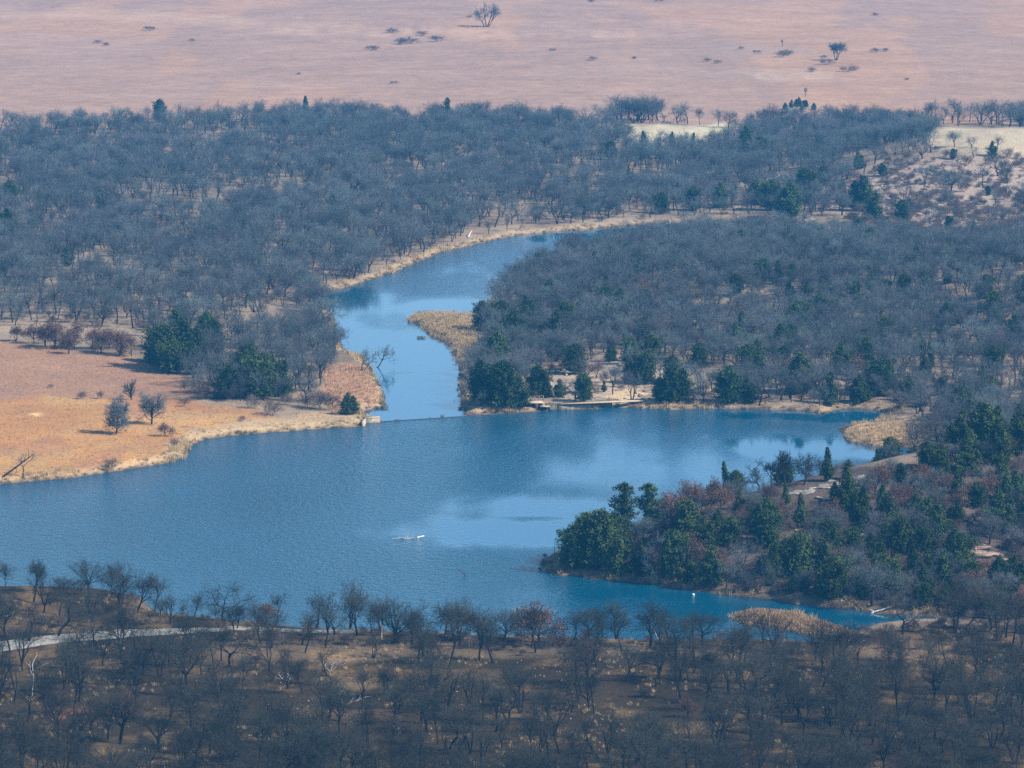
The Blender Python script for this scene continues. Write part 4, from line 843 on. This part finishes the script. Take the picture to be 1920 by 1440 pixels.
rubble('bank_rubble', [(985, 745), (1010, 690), (1180, 662), (1340, 690), (1250, 720), (1240, 758), (1000, 765)], 4200, .12, .5, 'loose pale stones strewn over the rocky far bank', lambda x, y, px, py: 0.4 * sstep(.42, .6, fbm(x / 6, y / 12, 3)))
rubble('slope_rubble', PEN, 3800, .12, .55, 'loose stones lying over the peninsula slope', lambda x, y, px, py: 0.45 * sstep(.48, .66, fbm(x / 7 + 3, y / 9, 3)))
rubble('hillside_rubble', [(1560, 345), (1700, 292), (2010, 300), (2010, 430), (1600, 425)], 9000, .12, .65, 'loose pale rocks over the rocky hillside', lambda x, y, px, py: 0.4 * sstep(.45, .64, fbm(x / 9 + 3, y / 14, 3)))
rubble('ground_litter', NEAR, 9000, .04, .16, 'small pale stones and litter on the burnt near ground', lambda x, y, px, py: 0.5 * sstep(.42, .62, fbm(x / 8 + 13, y / 8, 3)))

# ------------------------------------------------------------------ grasses and reeds
def tuft(seed, n, h, spread, lean, w, mat):
    rs = np.random.default_rng(seed); b = rs.normal(0, spread, (n, 2)); hh = h * rs.uniform(.55, 1.1, n)
    d = rs.normal(0, lean, (n, 2)) + b * 0.5; ang = rs.uniform(0, 6.28, n); wx = np.cos(ang) * w; wy = np.sin(ang) * w
    z0 = np.full(n, -0.05)
    V = np.stack([np.stack([b[:, 0] - wx, b[:, 1] - wy, z0], 1), np.stack([b[:, 0] + wx, b[:, 1] + wy, z0], 1), np.stack([b[:, 0] + d[:, 0] * .5 * hh + wx * .7, b[:, 1] + d[:, 1] * .5 * hh + wy * .7, hh * .6], 1),
                  np.stack([b[:, 0] + d[:, 0] * .5 * hh - wx * .7, b[:, 1] + d[:, 1] * .5 * hh - wy * .7, hh * .6], 1), np.stack([b[:, 0] + d[:, 0] * hh, b[:, 1] + d[:, 1] * hh, hh], 1)], 1).reshape(-1, 3)
    k = np.arange(n)[:, None] * 5
    return mesh_np('tuft', V, quads=k + np.array([[0, 1, 2, 3]]), tris=k + np.array([[3, 2, 4]]), mats=[M[mat]])
TUFT = [tuft(700 + i, 34, 1.0, .20, .35, .020, 'straw') for i in range(3)]
TAW = [tuft(710 + i, 30, .8, .28, .35, .022, 'tawny') for i in range(3)]
REED = [tuft(720 + i, 26, .5, .35, .18, .022, 'reed') for i in range(3)]
DARK = [tuft(730 + i, 46, 1.0, .30, .45, .03, 'sedge_dark') for i in range(2)]
def shore_points(n, lo, hi, cond):
    x = rng.uniform(-115, 115, n); y = rng.uniform(640, 1300, n); d = sd_at(x, y); z = hz(x, y); px, py, s = project(x, y, z)
    ok = (d > lo) & (d < hi) & cond(px, py) & (px > -60) & (px < 1980)
    return x[ok], y[ok], z[ok]
x, y, z = shore_points(260000, -0.1, 2.8, lambda px, py: (py < 1100))
keep = rng.random(len(x)) < .04 + .75 * sstep(.38, .66, fbm(x / 4, y / 7, 3)); x, y, z = x[keep], y[keep], z[keep]
scatter('bank_grass', TUFT, np.stack([x, y, np.maximum(z, 0)], 1), rng.uniform(0, 6.28, len(x)), rng.uniform(.35, 1.05, len(x)), rng.integers(0, 3, len(x)), 'straw-coloured tall grass fringing the banks')
x, y, z = shore_points(160000, -0.2, 1.1, lambda px, py: (py < 1100))
keep = rng.random(len(x)) < 0.9 * sstep(.4, .6, fbm(x / 3 + 4, y / 4, 2)); x, y, z = x[keep], y[keep], z[keep]
scatter('bank_sedge', DARK, np.stack([x, y, np.maximum(z, 0) - .05], 1), rng.uniform(0, 6.28, len(x)), rng.uniform(.3, .7, len(x)), rng.integers(0, 2, len(x)), 'dark sedge at the water line of the banks')
x, y, z = shore_points(200000, -0.4, 2.2, lambda px, py: (py > 1055) & (px > 1010) & (py < 1168))
keep = rng.random(len(x)) < 0.9 * sstep(.42, .6, fbm(x / 5 + 8, y / 4, 2)); x, y, z = x[keep], y[keep], z[keep]
scatter('peninsula_grass', TUFT, np.stack([x, y, np.maximum(z, 0)], 1), rng.uniform(0, 6.28, len(x)), rng.uniform(.4, 1.2, len(x)), rng.integers(0, 3, len(x)), 'straw-coloured grass along the peninsula water line')
def field(name, protos, poly, n, lo, hi, label, dens=None):
    x, y, z, px, py, s = sample(n, poly, dens)
    scatter(name, protos, np.stack([x, y, z], 1), rng.uniform(0, 6.28, len(x)), rng.uniform(lo, hi, len(x)), rng.integers(0, len(protos), len(x)), label)
field('meadow_grass', TAW, [(-60, 640), (130, 655), (330, 692), (360, 745), (480, 765), (690, 775), (690, 800), (420, 815), (350, 850), (200, 885), (-60, 912)], 34000, .2, .45, 'tawny dry grass over the meadow', lambda x, y, px, py: .15 + .4 * fbm(x / 5, y / 9, 3))
field('point_grass', TAW, [(600, 690), (690, 680), (722, 755), (690, 772), (620, 775)], 3200, .35, .8, 'tawny dry grass on the little point above the weir', None)
field('spit_grass', TUFT, [(765, 600), (790, 588), (880, 592), (900, 640), (880, 700), (860, 690), (840, 650)], 7000, .4, 1.0, 'straw grass on the low river spit', None)
field('sandspit_grass', TUFT, [(1570, 806), (1640, 795), (1790, 795), (1800, 835), (1650, 842), (1590, 830)], 6000, .3, .8, 'straw grass on the sandy spit', None)
x = rng.uniform(20, 70, 16000); y = rng.uniform(655, 720, 16000); m_ = inside(REEDISLE, x, y); x, y = x[m_], y[m_]
scatter('reed_bed', REED, np.stack([x, y, np.maximum(hz(x, y), 0)], 1), rng.uniform(0, 6.28, len(x)), rng.uniform(.7, 1.15, len(x)), rng.integers(0, 3, len(x)), 'tawny reed bed in the shallow inlet')
field('near_grass', TUFT + DARK, NEAR, 30000, .25, .6, 'dry grass clumps on the near ground', lambda x, y, px, py: .5 * sstep(.5, .66, fbm(x / 6 + 40, y / 9, 3)))
field('crest_brush', BUSH, [(1420, 905), (1640, 872), (1790, 838), (2010, 770), (2010, 900), (1640, 900), (1440, 925)], 1500, .2, .6, 'grey-brown brush along the peninsula crest', None)
field('hillside_brush', BUSH, HILL, 3600, .2, .7, 'grey brush dotted over the rocky hillside', lambda x, y, px, py: .15 + .6 * sstep(.4, .6, fbm(x / 12, y / 18, 3)))
field('peninsula_brush', BUSH, PEN, 9000, .22, .72, 'grey-brown brush covering the peninsula slope', lambda x, y, px, py: np.where(inside(KEEP1, px, py) | inside(KEEP2, px, py), 0.03, .25 + .6 * fbm(x / 8, y / 10, 3)))
field('shore_brush', BUSH, [(-60, 1112), (262, 1116), (320, 1154), (560, 1178), (1000, 1194), (1350, 1202), (1600, 1188), (1760, 1166), (2010, 1166), (2010, 1230), (1400, 1228), (600, 1215), (300, 1190), (-60, 1195)], 2600, .2, .6, 'grey-brown brush along the near shore', lambda x, y, px, py: np.clip(.25 + .9 * (fbm(x / 6, y / 6, 3) - .35) + .35 * (px > 1580) * (py < 1195), 0, 1))
for nm, pl, cnt, lb in (('forest_brush', UPPER, 5500, 'grey-brown brush under the far forest'), ('bank_brush', MID, 3600, 'grey-brown brush under the forest beyond the dam')):
    field(nm, BUSH, pl, cnt, .25, .75, lb, lambda x, y, px, py: up_density(x, y, px, py) * .75)
# sedge hummocks standing in the water
for i, (px, py, w, lab) in enumerate([(769, 604, 12, 'straw hummock in the river off the spit tip'), (786, 634, 8, 'small dark hummock in the river beside the spit, outer one'), (793, 634, 8, 'small dark hummock in the river beside the spit, inner one'), (709, 766, 9, 'dark sedge hummock in the river by the concrete abutment, inner one'), (720, 765, 12, 'dark sedge hummock in the river by the abutment, outer one'),
                                      (1013, 1068, 8, 'dark hummock standing in the lake off the peninsula tip'), (1021, 1052, 9, 'dark brushy hummock touching the peninsula tip'), (1022, 1042, 8, 'dark stump-like hummock behind the peninsula tip'), (862, 742, 7, 'dark hummock at the river edge under the cedars, upper one'), (863, 767, 8, 'dark hummock at the river edge by the weir')]):
    z = RW if py < 780 else 0.0
    x, y = at0(px, py, z); s = project(x, y, z)[2]; r = w / s / 2
    e = empty('sedge_hummock', (float(x), float(y), z)); tag(e, lab, 'hummock', 'sedge hummocks in the water')
    o = link('root_mound', ROCKS[2], e, (0, 0, -0.1)); o.scale = (r * .8, r * .8, r * .6)
    for k in range(7):
        t_ = link('blades', (DARK + TUFT)[k % 3 if i != 0 else 2 + k % 3], e, (r * .5 * math.cos(k * 2.4), r * .5 * math.sin(k * 2.4), r * .2)); t_.scale = (r, r, r * .9); t_.rotation_euler = (0, 0, k * 1.1)

# ------------------------------------------------------------------ dam, weir and abutments
def xyz(px, py, z=0.0):
    x, y = at0(px, py, z); return np.array([float(x), float(y), z])
def wall_piece(name, a_, b_, z0, z1, th, mat, parent=None, label=None, cat=None):
    """a straight wall from a to b (plan), between two heights, thickness running away from the camera"""
    d = b_[:2] - a_[:2]; L = np.linalg.norm(d); ang = math.atan2(d[1], d[0]); c = (a_[:2] + b_[:2]) / 2; n = np.array([-d[1], d[0]]) / L
    c = c + n * th / 2
    v, q = box(c[0], c[1], (z0 + z1) / 2, L, th, z1 - z0, ang)
    if parent is not None: v = v - np.array(parent.location)
    o = link(name, mesh_np(name, v, quads=q, mats=[M[mat]]), parent)
    if label: tag(o, label, cat)
    return o
A = xyz(712.5, 791); B = xyz(1003, 772)
we = empty('weir', tuple(A)); tag(we, 'low straight submerged weir between the river pool and the lake', 'weir')
wall_piece('crest', A, B, -1.2, RW - 0.01, 0.3, 'iron', we)
ab = empty('weir_abutment', tuple(xyz(686, 793))); tag(ab, 'short concrete abutment wall with pale top at the meadow end of the weir', 'wall')
a1, a2 = xyz(686, 793.5), xyz(713, 791.5)
wall_piece('wall_face', a1, a2, -1.0, 0.85, 1.2, 'concrete', ab)
wall_piece('coping', a1 + (-.05, -.06, 0), a2 + (.06, -.06, 0), 0.852, .97, 1.35, 'coping', ab)
wall_piece('wing_wall', xyz(683, 800), xyz(686.5, 794), -1.0, 0.95, 0.5, 'coping', ab)
dw = empty('dam_wall', tuple(xyz(1032, 771))); tag(dw, 'long low stone dam wall with pale coping along the rocky far bank', 'wall')
d1, d2, d3 = xyz(1031, 770.5), xyz(1148, 763.5), xyz(1200, 757)
wall_piece('wall_face', d1, d2, -1.0, 1.05, 0.9, 'concrete', dw)
wall_piece('coping', d1 + (-.5, -.07, 0), d2 + (6, .3, 0), 1.052, 1.25, 1.3, 'coping', dw)
v, q = join([box(*(xyz(1047 + 3 * k, 769.6)[:2] - np.array(dw.location)[:2] - (0, 0.08)), .6, .12, .12, 1.5) for k in range(2)])
link('ladder', mesh_np('ladder', v, quads=q, mats=[M['iron']]), dw)
pf = empty('sluice_platform', tuple(xyz(1000, 770))); tag(pf, 'stone platform with posts and rail beside the dam wall at the weir end', 'platform')
p1, p2 = xyz(986, 771.5), xyz(1020, 770.5)
wall_piece('deck', p1 + (0, .5, 0), p2 + (0, .5, 0), 1.35, 1.55, 3.0, 'coping', pf)
wall_piece('back_wall', p1 + (1, 2.6, 0), p2 + (-.5, 2.6, 0), -1, 1.348, 0.6, 'iron', pf)
wall_piece('pier', p1 + (1.7, .9, 0), p1 + (2.3, .9, 0), -1, 1.347, 0.6, 'iron', pf)
wall_piece('pier', p2 + (-.9, .9, 0), p2 + (-.3, .9, 0), -1, 1.347, 0.6, 'iron', pf)
for k in range(5):
    c = p1 + (p2 - p1) * (0.03 + 0.235 * k) - np.array(pf.location); v, q = box(c[0], c[1] + 3.2, 2.0, .12, .12, .9); link('rail_post', mesh_np('rail_post', v, quads=q, mats=[M['concrete']]), pf)
c1 = p1 - np.array(pf.location); c2 = p2 - np.array(pf.location)
v, q = tubes([(c1[0], c1[1] + 3.2, 2.4, c2[0], c2[1] + 3.2, 2.4, .045, .045), (c1[0], c1[1] + 3.2, 2.0, c2[0], c2[1] + 3.2, 2.0, .035, .035)], 5); link('rail', mesh_np('rail', v, quads=q, mats=[M['concrete']]), pf)
st_ = empty('stone_landing', tuple(xyz(1022, 768))); tag(st_, 'narrow stone landing between the platform and the dam wall', 'landing')
wall_piece('landing_slab', xyz(1014, 771.6), xyz(1031, 770.9), .75, 1.0, 1.6, 'coping', st_)
wall_piece('landing_base', xyz(1015, 770.8), xyz(1030.5, 770.2), -1, .748, 1.2, 'iron', st_)

# gravel track along the near shore, laid over the ground
tp = [(-60, 1222), (0, 1214), (50, 1206), (100, 1199), (160, 1194), (230, 1189), (300, 1186), (370, 1182), (440, 1179), (520, 1181), (600, 1185), (660, 1186)]
pts = [np.array(at(px, py)) for px, py in tp]
cx = np.linspace(0, 1, 90); seg = np.linspace(0, 1, len(pts)); cl = np.stack([np.interp(cx, seg, [p[i] for p in pts]) for i in range(2)], 1)
tg = np.gradient(cl, axis=0); tg /= np.linalg.norm(tg, axis=1, keepdims=True); nn = np.stack([-tg[:, 1], tg[:, 0]], 1)
wid = np.interp(cx, [0, .45, .7, 1], [3.1, 2.9, 1.5, 1.0]); rows = []
for k in np.linspace(-1, 1, 7):
    w_ = wid * (1 + 0.12 * (fbm(cx * 20 + k * 3, cx * 0 + 2, 2) - .5)); p_ = cl + nn * (k * w_)[:, None]; rows.append(np.stack([p_[:, 0], p_[:, 1], hz(p_[:, 0], p_[:, 1]) + 0.10 - 0.10 * abs(k) ** 4], 1))
Rr = np.stack(rows, 0); ii = np.arange(Rr.shape[0] * Rr.shape[1]).reshape(Rr.shape[:2])
tq = np.stack([ii[:-1, :-1], ii[:-1, 1:], ii[1:, 1:], ii[1:, :-1]], -1).reshape(-1, 4)
tag(link('gravel_track', mesh_np('gravel_track', Rr.reshape(-1, 3), quads=tq, mats=[M['gravel']], smooth=True)), 'pale gravel track running behind the near trees by the lake', kind='structure')

# ------------------------------------------------------------------ driftwood and fallen limbs
def branchy(name, label, cat, main, twigs, mat):
    p = [np.array(m[:3]) for m in main]; r = [m[3] for m in main]
    e = empty(name, tuple(p[0])); tag(e, label, cat)
    sg = [(*(p[i] - p[0]), *(p[i + 1] - p[0]), r[i], r[i + 1]) for i in range(len(p) - 1)]
    v, q = tubes(sg, 6); link('stem', mesh_np(name + '_stem', v, quads=q, mats=[M[mat]]), e)
    if twigs:
        sg = [(*(np.array(a_) - p[0]), *(np.array(b_) - p[0]), ra, rb) for a_, b_, ra, rb in twigs]
        v, q = tubes(sg, 5); link('branch', mesh_np(name + '_branch', v, quads=q, mats=[M[mat]]), e)
    return e
def W_(px, py, z): p = xyz(px, py, 0); return (p[0], p[1], z)
w1 = W_(795, 1007, .18); branchy('floating_log', 'white floating log in the calm patch of the lake', 'log', [(*W_(782, 1008.5, .04), .14), (*W_(788, 1008, .12), .12), (*w1, .1)], None, 'white')
base = W_(762, 1010, 0)
branchy('drift_branch', 'pale twiggy drift branch sticking out of the lake beside the white log', 'branch', [(*W_(735, 1011, .03), .05), (*W_(750, 1010, .12), .07), (*base, .1), (*W_(778, 1009, .06), .05)],
        [(W_(760, 1010, .05), W_(757, 1009, .85), .05, .02), (W_(763, 1010, .05), W_(766, 1009, .8), .05, .02), (W_(760, 1010, .3), W_(762, 1009.5, .95), .04, .02), (W_(775, 1009, .05), W_(774, 1009, .9), .04, .02), (W_(752, 1010, .1), W_(748, 1009, .4), .04, .02)], 'pale_bark')
branchy('drift_branch', 'thin dark branch slanting out of the open lake alone', 'branch', [(*W_(874, 1079, -.05), .08), (*W_(866, 1078, .45), .07), (*W_(856, 1077, .95), .03)], [(W_(870, 1079, .2), W_(873, 1078, .7), .03, .015)], 'iron')
branchy('fallen_log', 'long white fallen log at the inlet edge below the peninsula', 'log', [(*np.array(at(1672, 1143)) + (0, 0, .3), .10), (*np.array(at(1652, 1147)) + (0, 0, .25), .12), (*W_(1634, 1150, .15), .08)], [(W_(1638, 1149, .2), W_(1630, 1148, .5), .08, .04), (W_(1640, 1149, .2), W_(1634, 1152, .1), .07, .03)], 'white')
branchy('fallen_log', 'white fallen log lying at the river bank under the rock knob', 'log', [(*W_(1404, 419, .35), .25), (*W_(1392, 417, .5), .28), (*W_(1380, 415.5, .4), .18)], [(W_(1388, 417, .5), W_(1382, 414, 1.2), .12, .06)], 'white')
branchy('fallen_log', 'pale log at the far river bank midway along the shore', 'log', [(*W_(1248, 421.5, .25), .2), (*W_(1258, 421, .35), .2)], [(W_(1252, 421.3, .3), W_(1256, 421, .8), .08, .04)], 'white')
branchy('fallen_log', 'white leaning branch on the far river bank below the forest', 'branch', [(*np.array(at(878, 446)) + (0, 0, .1), .14), (*np.array(at(882, 444)) + (0, 0, .9), .1), (*np.array(at(885, 441)) + (0, 0, 1.1), .06)], None, 'white')
b0 = np.array(at(5, 897)); b1 = np.array(at(66, 896)) + (0, 0, 4.0)
branchy('fallen_limb', 'long dead limb leaning up against the broken tree at the lake edge', 'branch', [(*(b0 + (0, 0, .1)), .16), (*(b0 * .5 + b1 * .5), .14), (*b1, .05)], [(b0 * .35 + b1 * .65, b0 * .25 + b1 * .75 + (0, 0, 1.3), .07, .02), (b0 * .6 + b1 * .4, b0 * .55 + b1 * .45 + (0, 0, -1.0), .06, .02), (b0 * .2 + b1 * .8, b1 + (-1.0, 0, .9), .06, .02)], 'bark')
o = link('float', mesh_np('float', IV * (.22, .22, .2), tris=IF, mats=[M['white']], smooth=True), None, tuple(xyz(1300, 1115, .08))); tag(o, 'small white round float on the dark inlet water', 'float')

# ------------------------------------------------------------------ the air between
hv, hq = box(0, 3200, 63, 8040, 7640, 138)
hm = bpy.data.materials.new('haze'); hm.use_nodes = True
hm.node_tree.nodes.remove(hm.node_tree.nodes['Principled BSDF'])
pv = hm.node_tree.nodes.new('ShaderNodeVolumePrincipled'); pv.inputs['Color'].default_value = (0.07, 0.49, 1.0, 1); pv.inputs['Density'].default_value = 0.000110; pv.inputs['Anisotropy'].default_value = 0.0
hm.node_tree.links.new(pv.outputs[0], hm.node_tree.nodes['Material Output'].inputs['Volume'])
tag(link('haze', mesh_np('haze', hv, quads=hq, mats=[hm])), 'thin blue haze filling the air over the lake', kind='stuff')
